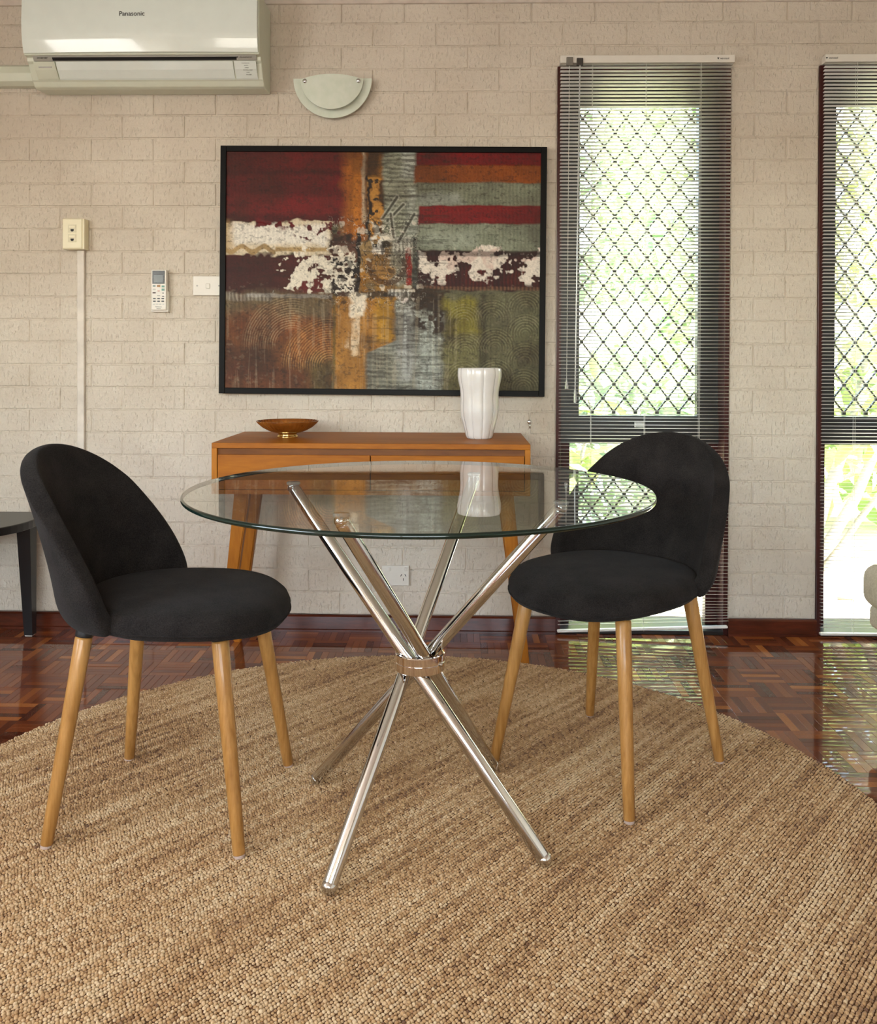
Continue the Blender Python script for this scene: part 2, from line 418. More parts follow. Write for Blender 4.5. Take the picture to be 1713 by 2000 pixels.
# ---- windows in the brick wall
def build_window(name, x0, x1, label):
    r = root(name, (x0, YW, 0), label, kind='structure')
    w = x1 - x0; t = 0.018
    link('jamb', box(0, t, -0.006, 0.16, 0.0, OZ1, 0.002), M_FRAMEWOOD, r); link('jamb', box(w - t, w, -0.006, 0.16, 0.0, OZ1, 0.002), M_FRAMEWOOD, r)
    link('head', box(t, w - t, -0.006, 0.16, OZ1 - t, OZ1, 0.002), M_FRAMEWOOD, r)
    link('sill', box(t, w - t, -0.012, 0.16, 0.0, 0.016, 0.002), M_ALU, r)
    ya, yb = 0.075, 0.115
    # sash members
    zl = 0.715; zm = 0.822; zt = 2.020; lx0, lx1 = 0.062, w - 0.062; ux0, ux1 = 0.097, w - 0.097
    link('stile', box(t, ux0, ya, yb, zm, OZ1 - t), M_ALU, r); link('stile', box(ux1, w - t, ya, yb, zm, OZ1 - t), M_ALU, r)
    link('stile', box(t, lx0, ya, yb, 0.016, zl), M_FRAMEWOOD, r); link('stile', box(lx1, w - t, ya, yb, 0.016, zl), M_FRAMEWOOD, r)
    link('top_rail', box(ux0, ux1, ya, yb, zt, OZ1 - t), M_ALU, r)
    link('transom', box(t, w - t, ya - 0.012, yb, zl, zm), M_ALU, r)
    link('latch', box(w / 2 - 0.02, w / 2 + 0.02, ya - 0.03, ya - 0.01, zm - 0.045, zm - 0.02, 0.004), simple('latch_metal', (190, 190, 186), 0.25, 1.0), r)
    link('pane', box(ux0, ux1, 0.094, 0.0945, zm, zt), M_GLASS, r); link('pane', box(lx0, lx1, 0.094, 0.0945, 0.016, zl), M_GLASS, r)
    # diamond security grille, outside the upper pane
    dw, dh, yg = 0.0845, 0.1095, 0.128
    bm = bmesh.new()
    def strip(p, q, hw):
        d = Vector((q[0] - p[0], 0, q[1] - p[1])); nrm = Vector((-d.z, 0, d.x)).normalized() * hw
        vs = []
        for yy in (yg - 0.004, yg + 0.004):
            for (pp, s) in ((p, 1), (q, 1), (q, -1), (p, -1)): vs.append(bm.verts.new((pp[0] + nrm.x * s, yy, pp[1] + nrm.z * s)))
        a, b = vs[:4], vs[4:]
        bm.faces.new(a); bm.faces.new(b[::-1])
        for k in range(4): bm.faces.new((a[k], b[k], b[(k + 1) % 4], a[(k + 1) % 4]))
    cx = (ux0 + ux1) / 2
    nb = bmesh.new()
    rows = int((zt - zm) / (dh / 2)) + 2
    for rr in range(rows):
        z = zm + 0.012 + rr * dh / 2
        if z > zt - 0.004: break
        for c in range(-4, 5):
            x = cx + c * dw + (dw / 2 if rr % 2 else 0)
            if ux0 - 0.002 < x < ux1 + 0.002:
                q = bmesh.ops.create_cube(nb, size=1)
                for v in q['verts']: v.co = Vector((x + v.co.x * 0.014, yg + v.co.y * 0.011, z + v.co.z * 0.016))
            for s in (-1, 1):
                x2, z2 = x + s * dw / 2, z + dh / 2
                p, qd = [x, z], [x2, z2]
                if z2 > zt: f = (zt - z) / (z2 - z); qd = [x + (x2 - x) * f, zt]
                for lim, sgn in ((ux0, 1), (ux1, -1)):
                    if (p[0] - lim) * sgn < 0 and (qd[0] - lim) * sgn < 0: p = None; break
                    if (p[0] - lim) * sgn < 0: f = (lim - p[0]) / (qd[0] - p[0]); p = [lim, p[1] + (qd[1] - p[1]) * f]
                    elif (qd[0] - lim) * sgn < 0: f = (lim - p[0]) / (qd[0] - p[0]); qd = [lim, p[1] + (qd[1] - p[1]) * f]
                if p: strip(p, qd, 0.0029)
    g = link('security_grille', mesh_bm(bm), M_ALU, r); link('grille_clips', mesh_bm(nb), M_ALU, g)
    return r
build_window('window_1', *OPEN[0], 'tall dark framed window with diamond grille behind the right chair')
build_window('window_2', *OPEN[1], 'tall dark framed window with diamond grille at the right edge')

# ---- venetian blinds
M_SLATW = simple('blind_slat_enamel', (232, 230, 224), 0.35, var=0.03)
M_WHITE = simple('white_plastic', (226, 222, 212), 0.35, var=0.03)
M_CORD = simple('white_cord', (214, 212, 204), 0.7)
M_PRINT = simple('black_print', (22, 22, 22), 0.6, var=0.02)
M_CLEAR = simple('clear_acrylic', (235, 238, 236), 0.15, Transmission_Weight=0.6, var=0.02)
def build_blind(x0, x1, label, wand_side, tilt_end):
    w = x1 - x0; Y = YW - 0.026
    r = root('venetian_blind', (x0, Y, 0.0), label, 'blind', 'slim white venetian blinds in the tall windows')
    hr = link('headrail', box(0.006, w + 0.003, -0.016, 0.022, 2.146, 2.174, 0.002), M_WHITE, r)
    # small maker's mark on the headrail
    tx = w - 0.035 if tilt_end else 0.035
    link('headrail_mark', text_mesh('verosol', 0.011), M_PRINT, hr, (tx, -0.0165, 2.160))
    link('headrail_mark', prism([(-0.004, 0.003), (0.004, 0.003), (0.0, -0.004)], 0.0004), M_PRINT, hr, (tx - 0.024, -0.0165, 2.160))
    # slat: crowned strip, room edge higher
    V, Fc = [], []
    L, D, n = w - 0.012, 0.0168, 4
    for s in (0, 1):
        for k in range(n + 1):
            t = k / n - 0.5; zc = 0.0011 * (1 - (2 * t) ** 2)
            for th in (0, -0.0004): V.append((0.008 + s * L, t * D, zc + th))
    m = 2 * (n + 1)
    for k in range(n):
        a = 2 * k; Fc += [(a, a + 2, m + a + 2, m + a), (a + 1, m + a + 1, m + a + 3, a + 3), (a, a + 1, a + 3, a + 2), (m + a, m + a + 2, m + a + 3, m + a + 1)]
    Fc += [(0, m, m + 1, 1), (2 * n, 2 * n + 1, m + 2 * n + 1, m + 2 * n)]
    me = pyd(V, Fc, 'slat'); me.materials.append(M_SLATW); me.shade_smooth()
    pitch = 0.01325; z = 2.132; k = 0
    while z > 0.034:
        f = max(0, 1 - (z - 0.03) / 0.10) if tilt_end else 0
        o = link('slat', me, None, r, (random.gauss(0, 0.0006), 0, z + random.gauss(0, 0.0003)), (-math.radians(10) + random.gauss(0, 0.012), -0.036 * f, random.gauss(0, 0.0004)))
        z -= pitch; k += 1
    br = link('bottom_rail', box(0.006, w - 0.006, -0.009, 0.009, 0.010, 0.019, 0.003), M_SLATW, r)
    if tilt_end: br.rotation_euler = (0, -0.036, 0)
    for cx in (0.128, w / 2 + 0.004, w - 0.118):
        for yy in (-0.0086, 0.0086): link('ladder_cord', rod((cx, yy, 0.02), (cx, yy, 2.148), 0.0006, n=6), M_CORD, r)
    if wand_side:
        link('cord_lock', box(0.028, 0.052, -0.024, -0.016, 2.134, 2.166, 0.002), simple('clear_grey_plastic', (120, 116, 108), 0.3), r)
        link('wand_hook', box(0.066, 0.090, -0.024, -0.016, 2.134, 2.162, 0.002), simple('dark_plastic', (60, 56, 50), 0.4), r)
        link('lift_cord', tube_path([(0.039, -0.020, 2.14), (0.037, -0.022, 1.6), (0.034, -0.022, 0.965)], 0.0009, 6), M_CORD, r)
        link('tassel', along(lathe([(0.0015, 0), (0.003, 0.006), (0.0065, 0.03), (0.0065, 0.036), (0.002, 0.038)], 12), (0.034, -0.022, 0.965), (0.034, -0.022, 0.9)), M_CLEAR, r)
        link('wand', rod((0.078, -0.021, 2.14), (0.066, -0.021, 0.915), 0.0028, n=6), M_CLEAR, r)
        link('wand_grip', along(lathe([(0.003, 0), (0.005, 0.012), (0.0055, 0.05), (0.002, 0.056)], 10), (0.066, -0.021, 0.93), (0.0655, -0.021, 0.8)), M_CLEAR, r)
build_blind(*OPEN[0], 'white slatted blind with pull cords in the window behind the right chair', True, True)
build_blind(*OPEN[1], 'white slatted blind in the window at the right edge of the picture', False, False)

# ------------------------------------------------------------------ framed abstract painting
def build_painting():
    Wp, Hp, fr = 1.230, 0.936, 0.022
    r = root('framed_painting', (-0.292, YW - 0.001, 1.370 - Hp / 2), 'large abstract painting in red ochre and grey with a thin black frame', 'painting', rot=(0, 0.0062, 0))
    m = NT('black_lacquer'); m.set(Base_Color=lin((9, 8, 8)), Roughness=0.45, Specular_IOR_Level=0.12); mk = m.m
    x0, x1 = -Wp / 2, Wp / 2
    for nm, b in (('frame_side', (x0, x0 + fr, 0, Hp)), ('frame_side', (x1 - fr, x1, 0, Hp)), ('frame_rail', (x0 + fr, x1 - fr, 0, fr)), ('frame_rail', (x0 + fr, x1 - fr, Hp - fr, Hp))):
        link(nm, box(b[0], b[1], -0.038, 0, b[2], b[3], 0.0015), mk, r)
    nx, ny = 560, 420
    u = np.linspace(0, 1, nx)[None, :].repeat(ny, 0); v = np.linspace(0, 1, ny)[:, None].repeat(nx, 1)    # v downwards
    sh = (ny, nx)
    def fbm(cy, cx, seed): return (vnoise(sh, (cy, cx), seed) * 0.55 + vnoise(sh, (cy * 2, cx * 2), seed + 1) * 0.28 + vnoise(sh, (cy * 4, cx * 4), seed + 2) * 0.17) - 0.5
    n1, n2, n3 = fbm(14, 18, 1), fbm(40, 52, 11), fbm(60, 7, 21)
    nv = fbm(5, 80, 31); nh = fbm(60, 8, 41); big = fbm(4, 5, 51); fine = vnoise(sh, (210, 280), 61) - 0.5
    col = np.zeros((ny, nx, 3)); hgt = np.zeros(sh)
    def soft(d, s): return np.clip(d / s + 0.5, 0, 1)
    def rect(a, b, c, d, s=0.008, jit=0.02, seed=0):
        j = (fbm(22, 26, 100 + seed)) * jit * 2; k = (fbm(26, 22, 200 + seed)) * jit * 2
        return soft(u + j - a, s) * soft(b - u - j, s) * soft(v + k - c, s) * soft(d - v - k, s)
    def put(mask, c, var=0.25, tex=None, h=0.0):
        nonlocal col, hgt
        t = n2 if tex is None else tex
        cc = np.array(lin(c))[None, None, :] * (1 + var * 2 * t + var * 0.8 * n1)[:, :, None]
        mk_ = np.clip(mask, 0, 1)[:, :, None]; col = col * (1 - mk_) + np.clip(cc, 0, 1) * mk_; hgt = hgt + h * mk_[:, :, 0]
    comb_h = np.sin(v * 420 + 6 * n1) * 0.5; comb_v = np.sin(u * 520 + 6 * n1) * 0.5
    comb_h2 = np.sign(np.sin(v * 330 + 9 * n1)) * 0.35 + n3
    one = np.ones(sh)
    put(one, (98, 96, 74), 0.3)
    # upper left reds
    put(rect(-1, .40, -1, .305, .02, .012, 1), (104, 22, 22), 0.25, n3)
    put(rect(-1, .37, .075, .10, .02, .006, 2) * 0.7, (66, 14, 15)); put(rect(-1, .38, .13, .185, .03, .01, 3) * 0.55, (74, 15, 16), 0.3, comb_v * .4)
    put(rect(-1, .37, .19, .27, .03, .01, 4) * 0.5, (118, 26, 27)); put(rect(-1, .36, .265, .31, .02, .02, 5) * 0.8, (72, 12, 14))
    put(rect(-1, .13, -1, .10, .08, .03, 6) * 0.6, (70, 20, 17))
    # orange brown uprights
    put(rect(.375, .455, -1, .39, .035, .012, 7), (158, 92, 34), 0.35, nv)
    put(rect(.40, .43, .03, .36, .02, .01, 8) * .7, (186, 116, 40), 0.35, nv)
    put(rect(.433, .447, -1, .30, .008, .012, 9) * .8, (186, 168, 140), 0.4, nv)
    put(rect(.447, .505, -1, .40, .012, .01, 10), (84, 56, 28), 0.4, nv)
    put(rect(.485, .51, -1, .12, .015, .01, 11) * .7, (150, 104, 50), 0.3, nv)
    # grey green upright
    put(rect(.503, .612, -1, .42, .012, .01, 12), (140, 142, 124), 0.35, comb_h2)
    put(rect(.56, .607, -1, .11, .02, .01, 13) * .8, (176, 180, 170), 0.3, comb_h2)
    put(rect(.575, .612, .15, .43, .02, .015, 14) * .6, (164, 170, 160), 0.3, comb_h2)
    # gold figure
    fig = rect(.457, .497, .105, .42, .008, .022, 15) * soft(n2 + .26, .12)
    put(fig, (196, 140, 66), 0.25, n2, .0010); put(fig * soft(n2 * 1 - .16, .04), (46, 30, 16))
    put(rect(.447, .457, .10, .58, .006, .02, 16), (28, 18, 12))
    # right bands
    put(rect(.607, 2, -1, .058, .008, .006, 17), (116, 14, 16), 0.22, n3)
    sw = np.sin(np.hypot((u - .69) * 1.34, v - .10) * 900) + np.sin(np.hypot((u - .83) * 1.34, v - .10) * 900)
    put(rect(.600, 2, .055, .13, .008, .008, 18), (142, 74, 26), 0.2, sw * .22 + n2 * .4, .0006)
    put(rect(.605, 2, .128, .225, .01, .008, 19), (124, 128, 108), 0.28, comb_v * .5 + n3)
    put(rect(.60, .75, .17, .225, .03, .02, 20) * .6, (158, 164, 156), 0.25, n2)
    put(rect(.612, 2, .223, .303, .006, .006, 22), (118, 12, 16), 0.2, n3)
    put(rect(.615, 2, .300, .415, .008, .006, 23), (136, 142, 122), 0.26, comb_v * .4 + n2)
    put(rect(.62, .80, .33, .40, .04, .02, 24) * .6, (168, 176, 160), 0.25, n2)
    put(rect(.61, 2, .413, .578, .008, .01, 25), (52, 14, 16), 0.5, comb_v * .5)
    for (a, b, s) in ((.66, .72, 26), (.76, .84, 27), (.89, .98, 28)): put(rect(a, b, .49, .56, .03, .015, s) * .6, (92, 28, 22), 0.4, comb_v)
    wob = .468 + .022 * np.sin(u * 21) + .012 * np.sin(u * 47 + 1)
    spl = soft(.55 - np.abs(v - wob) * 16 + 2.6 * n2 + 1.3 * fbm(10, 34, 330) - .35 * np.sin(u * 44), .22) * soft(u - .615, .01) * soft(.555 - v, .02)
    put(spl, (232, 222, 208), .12, n2, .0016); put(spl * soft(n1 - .10, .06) * .7, (212, 184, 172), .1)
    put(rect(.61, 2, .413, .436, .006, .004, 29) * .6, (28, 12, 12)); put(rect(.61, 2, .562, .578, .005, .004, 30) * .6, (120, 84, 60), .5, comb_v)
    # white band left
    put(rect(-1, .35, .43, .605, .012, .012, 31), (74, 24, 20), 0.45, n3)
    put(rect(-1, .17, .45, .60, .05, .02, 32) * .6, (58, 22, 18), .4, n2); put(rect(.22, .35, .54, .60, .03, .015, 33) * .8, (124, 20, 24), .3)
    put(rect(-1, .345, .293, .437, .008, .026, 34), (222, 208, 180), 0.16, comb_v * .3 + n2 * .6, .0014)
    put(rect(.02, .32, .305, .395, .02, .02, 35) * .85, (243, 239, 228), 0.1, comb_v * .5, .0004)
    zig = .412 + .012 * np.sin(u * 90) * (u < .16)
    put(soft(.010 + .012 * n1 - np.abs(v - zig), .006) * (u < .33) * .85, (178, 146, 92), .2)
    put(rect(-.1, .02, .29, .43, .02, .01, 36) * .6, (192, 160, 110)); put(rect(.10, .35, .287, .325, .008, .02, 37) * soft(n2 - .04, .05), (96, 20, 24))
    put(rect(.22, .36, .30, .37, .02, .03, 38) * soft(n2 - .09, .04), (80, 20, 22), .2)
    # splashes left of the centre
    put(rect(.335, .425, .36, .64, .012, .03, 39), (70, 44, 32), .5, nv); put(rect(.36, .43, .38, .46, .02, .02, 40) * .7, (112, 74, 56), .4, n2)
    d = np.hypot((u - .335) / .125, (v - .515) / .085)
    put(soft(1.0 - d + 1.9 * n2 + .6 * n1, .08) * soft(n2 + .10, .06), (234, 226, 208), .15, n2, .0016)
    put(rect(.36, .42, .53, .63, .01, .02, 41) * soft(n2 + .02, .05), (236, 228, 212), .12, n2, .0012)
    put(rect(.335, .42, .45, .64, .01, .02, 42) * soft(n2 - .11, .03), (24, 16, 14))
    # centre block
    put(rect(.424, .60, .375, .605, .008, .012, 43), (150, 124, 82), .4, n2)
    put(rect(.43, .56, .43, .55, .02, .02, 44) * .8, (176, 128, 62), .35, n2); put(rect(.53, .60, .38, .56, .02, .02, 45) * .75, (158, 164, 150), .3, n2)
    put(rect(.575, .592, .40, .56, .004, .008, 46), (164, 50, 40), .3, n3); put(rect(.595, .612, .36, .60, .004, .006, 47) * .8, (70, 76, 70), .5, comb_h2)
    put(rect(.426, .452, .50, .61, .01, .02, 48) * .9, (170, 116, 36), .3, n2); put(rect(.48, .54, .55, .61, .02, .02, 49) * .7, (168, 120, 44), .3)
    ring = soft(.012 - np.abs(np.hypot((u - .515) * 1.34, v - .475) - .075), .006) * (v > .45)
    put(ring * .8, (84, 52, 24)); put(rect(.418, .43, .34, .62, .004, .012, 50), (30, 20, 14), .4)
    put(rect(.46, .535, .30, .385, .01, .03, 51) * soft(n2 + .05, .05), (232, 224, 206), .15, n2, .0012)
    put(rect(.466, .505, .365, .43, .008, .02, 52) * soft(n2 + .12, .05), (240, 234, 222), .1, n2, .0012)
    put(rect(.47, .485, .385, .40, .004, .006, 53), (20, 16, 14)); put(rect(.50, .53, .37, .40, .006, .01, 54) * .9, (26, 22, 20))
    put(rect(.44, .60, .418, .424, .003, .004, 55) * .6, (50, 34, 22)); put(rect(.535, .59, .35, .42, .01, .015, 56) * .6, (196, 192, 180), .3, comb_v)
    put(rect(.43, .56, .585, .612, .006, .01, 57) * .8, (44, 34, 24), .6, n2); put(rect(.52, .60, .575, .605, .006, .008, 58) * .7, (196, 196, 190), .5, comb_v)
    for (ax, ay, bx, by) in ((.500, .28, .545, .19), (.515, .29, .565, .22), (.55, .38, .60, .26), (.525, .26, .535, .36)):
        tt = np.clip(((u - ax) * (bx - ax) + (v - ay) * (by - ay)) / ((bx - ax) ** 2 + (by - ay) ** 2), 0, 1)
        dd = np.hypot((u - ax - tt * (bx - ax)) * 1.34, v - ay - tt * (by - ay)); put(soft(.006 - dd + .004 * n2, .003) * .85, (60, 58, 48)); put(soft(.003 - np.abs(dd - .008), .003) * .5, (196, 196, 182))
    # lower left browns
    arcs = np.zeros(sh)
    def comb_arc(cu, cv, r0, r1, k, c, al, left=True):
        nonlocal hgt
        d_ = np.hypot((u - cu) * 1.34, v - cv); mk_ = soft(d_ - r0, .02) * soft(r1 - d_, .02) * soft(cv - v, .05) * (soft(cu - u + .02, .06) if left else 1)
        ln = soft(np.sin(d_ * k + 2 * n1) - .35, .5) * mk_ * soft(n2 + .25, .3); put(ln * al, c, .2); put(soft(-np.sin(d_ * k + 2 * n1) - .5, .4) * mk_ * al * .5, (52, 34, 18), .2); hgt = hgt + ln * .0006
    put(rect(-1, .345, .597, 2, .008, .008, 60), (114, 70, 36), .3, n2 * .6 + arcs * .22)
    put(rect(-1, .34, .597, .70, .04, .02, 61) * .75, (124, 112, 82), .3, comb_v * .5 + arcs * .5); put(rect(-1, .15, .597, .63, .01, .008, 62) * .6, (164, 158, 146), .5, comb_v)
    put(rect(.07, .34, .60, .617, .006, .006, 63) * .7, (176, 172, 164), .4, n3)
    put(rect(.02, .20, .66, .80, .07, .04, 64) * .7, (136, 74, 38), .3, n2 + arcs * .3); put(rect(.20, .335, .71, .86, .06, .03, 65) * .8, (164, 94, 42), .3, n2 + arcs * .4)
    put(rect(-1, .14, .82, .96, .05, .05, 66) * .75, (70, 40, 26), .3); put(rect(-1, .28, .90, 2, .06, .04, 67) * .6, (94, 50, 30), .3, n2)
    put(rect(.27, .36, .86, 2, .05, .03, 68) * .8, (96, 84, 48), .5, n2)
    comb_arc(.215, .815, .07, .21, 620, (196, 176, 138), .55); comb_arc(.335, .90, .03, .20, 620, (206, 160, 100), .6); comb_arc(.12, .80, .02, .06, 600, (190, 150, 110), .35)
    # ochre and grey lower middle
    put(rect(.345, .545, .612, 2, .008, .01, 69), (178, 124, 50), .26, n1 + nv * .5)
    put(rect(.36, .42, .68, 2, .04, .02, 70) * .5, (196, 140, 68), .25, nv); put(rect(.48, .545, .62, .80, .02, .02, 71) * .7, (192, 144, 40), .3, n2)
    put(rect(.345, .353, .60, 2, .004, .004, 72) * .8, (110, 92, 40))
    put(rect(.40, .452, .60, .70, .012, .022, 73), (240, 228, 206), .12, n2, .001); put(rect(.41, .44, .66, .86, .02, .03, 74) * soft(nv + .05, .2) * .8, (228, 208, 178), .2, nv)
    edge = .545 - np.clip((v - .79) * 1.6, 0, .09)
    put(soft(u - edge + .02 * n1, .012) * soft(.70 - u + .02 * n2, .012) * soft(v - .62, .02), (150, 152, 140), .38, comb_h2 * .8 + nv * .5)
    put(rect(.55, .60, .64, .95, .03, .02, 75) * .6, (178, 180, 178), .3, nv); put(rect(.62, .68, .68, 2, .03, .02, 76) * .6, (182, 190, 182), .3, nv + n2)
    put(rect(.455, .545, .84, 2, .03, .02, 77) * .5, (112, 106, 84), .4, comb_h2)
    put(rect(.59, .73, .575, .66, .01, .03, 78), (58, 40, 24), .6, n2); put(rect(.60, .64, .64, .74, .02, .03, 79) * soft(n2, .05), (40, 30, 26), .4); put(rect(.64, .69, .64, .76, .02, .03, 80) * soft(n2 - .03, .05), (44, 36, 30), .4)
    put(rect(.55, .60, .60, .65, .01, .02, 81) * soft(n2 + .05, .05), (214, 204, 196), .2, n2)
    # olive lower right
    sx, sy = np.mod(u * 9.0, 1) - .5, np.mod(v * 6.5 + np.floor(u * 9) * .5, 1) - .2
    sw2 = np.zeros(sh)
    put(rect(.70, 2, .59, 2, .01, .012, 82), (100, 98, 70), .22, sw2 * .22 + n2 * .5); hgt += sw2 * .0004 * (u > .7) * (v > .6)
    put(rect(.70, .81, .62, .77, .03, .03, 83) * .85, (136, 126, 42), .3, n2 + sw2 * .2); put(rect(.70, .80, .77, 2, .04, .03, 84) * .5, (122, 116, 66), .3, sw2 * .3)
    put(rect(.81, .835, .58, 2, .012, .01, 85) * .7, (58, 54, 34), .3); put(rect(.87, 2, .60, .74, .05, .02, 86) * .5, (112, 112, 88), .25, sw2 * .3)
    put(rect(.71, .73, .70, .80, .01, .01, 87) * .6, (70, 60, 24)); put(rect(.94, 2, .60, 2, .05, .02, 88) * .5, (84, 84, 58), .3, n2)
    for (a_, b_) in ((.76, .72), (.765, .84), (.76, .96), (.85, .70), (.86, .82), (.955, .76), (.955, .88), (.95, .99), (.86, .95), (.955, .66)): comb_arc(a_, b_, .012, .085, 560, (156, 152, 116), .42, False)
    # cracks, fine brush grain
    ctr = rect(.33, .63, .27, .66, .03, .02, 90); ck = fbm(30, 40, 300)
    put(soft(.011 - np.abs(ck), .006) * ctr * .85, (26, 18, 14)); put(soft(.008 - np.abs(ck - .03), .005) * ctr * .6, (214, 204, 186)); put(soft(ck - .19, .03) * ctr * .7, (30, 22, 18)); put(soft(-ck - .20, .03) * ctr * .6, (226, 216, 198))
    put(soft(.006 - np.abs(fbm(50, 12, 310)), .004) * .35, (30, 20, 14)); put(soft(fbm(70, 70, 320) - .2, .05) * .10 * (v > .55), (206, 190, 160))
    put(soft(fbm(7, 9, 340) - .06, .35) * .5 * (col.mean(-1) < .4), (50, 30, 18), .3); low = soft(v - .60, .03)
    drip = fbm(4, 110, 350); put(soft(drip - .13, .06) * low * .25, (52, 38, 22)); put(soft(-drip - .14, .06) * low * soft(.75 - u, .05) * .14, (206, 190, 160))
    hz = fbm(120, 14, 360); put(soft(hz - .14, .05) * .45 * soft(u - .45, .02) * soft(.71 - u, .02), (44, 38, 28)); put(soft(fbm(110, 110, 370) - .17, .05) * .4, (34, 24, 18))
    lum = col.mean(-1, keepdims=True); col = np.clip(lum + (col - lum) * 1.04, 0, 1) * .80
    col *= (1 + .30 * fine + .03 * comb_h)[:, :, None]; col = np.clip(col, 0.004, 1)
    hgt += .0008 * n2 + .0003 * fine + .0002 * comb_v
    X = (u - .5) * (Wp - 2 * fr + .004); Z = Hp - fr + .002 - v * (Hp - 2 * fr + .004); Y = -0.030 - hgt
    me = bpy.data.meshes.new('canvas'); nv_, nf = nx * ny, (nx - 1) * (ny - 1)
    me.vertices.add(nv_); me.vertices.foreach_set('co', np.stack([X, Y, Z], -1).astype(np.float32).ravel())
    idx = np.arange(nv_).reshape(ny, nx); q = np.stack([idx[:-1, :-1], idx[1:, :-1], idx[1:, 1:], idx[:-1, 1:]], -1).reshape(-1, 4)
    me.loops.add(nf * 4); me.loops.foreach_set('vertex_index', q.ravel().astype(np.int32))
    me.polygons.add(nf); me.polygons.foreach_set('loop_start', np.arange(0, nf * 4, 4, dtype=np.int32)); me.update(calc_edges=True)
    at = me.color_attributes.new('pigment', 'FLOAT_COLOR', 'POINT'); at.data.foreach_set('color', np.concatenate([col, np.ones((ny, nx, 1))], -1).astype(np.float32).ravel())
    m = NT('oil_pigment'); m.set(Roughness=0.5, Specular_IOR_Level=0.22); a = m.n('ShaderNodeVertexColor', layer_name='pigment'); m.base(a.outputs[0])
    m.normal(m.bump(m.noise(m.coord(), 420, 3), 0.15, 0.001))
    link('canvas', me, m.m, r, smooth=True)
    link('backing', box(x0 + .004, x1 - .004, -0.024, -0.002, .004, Hp - .004), mk, r)
build_painting()

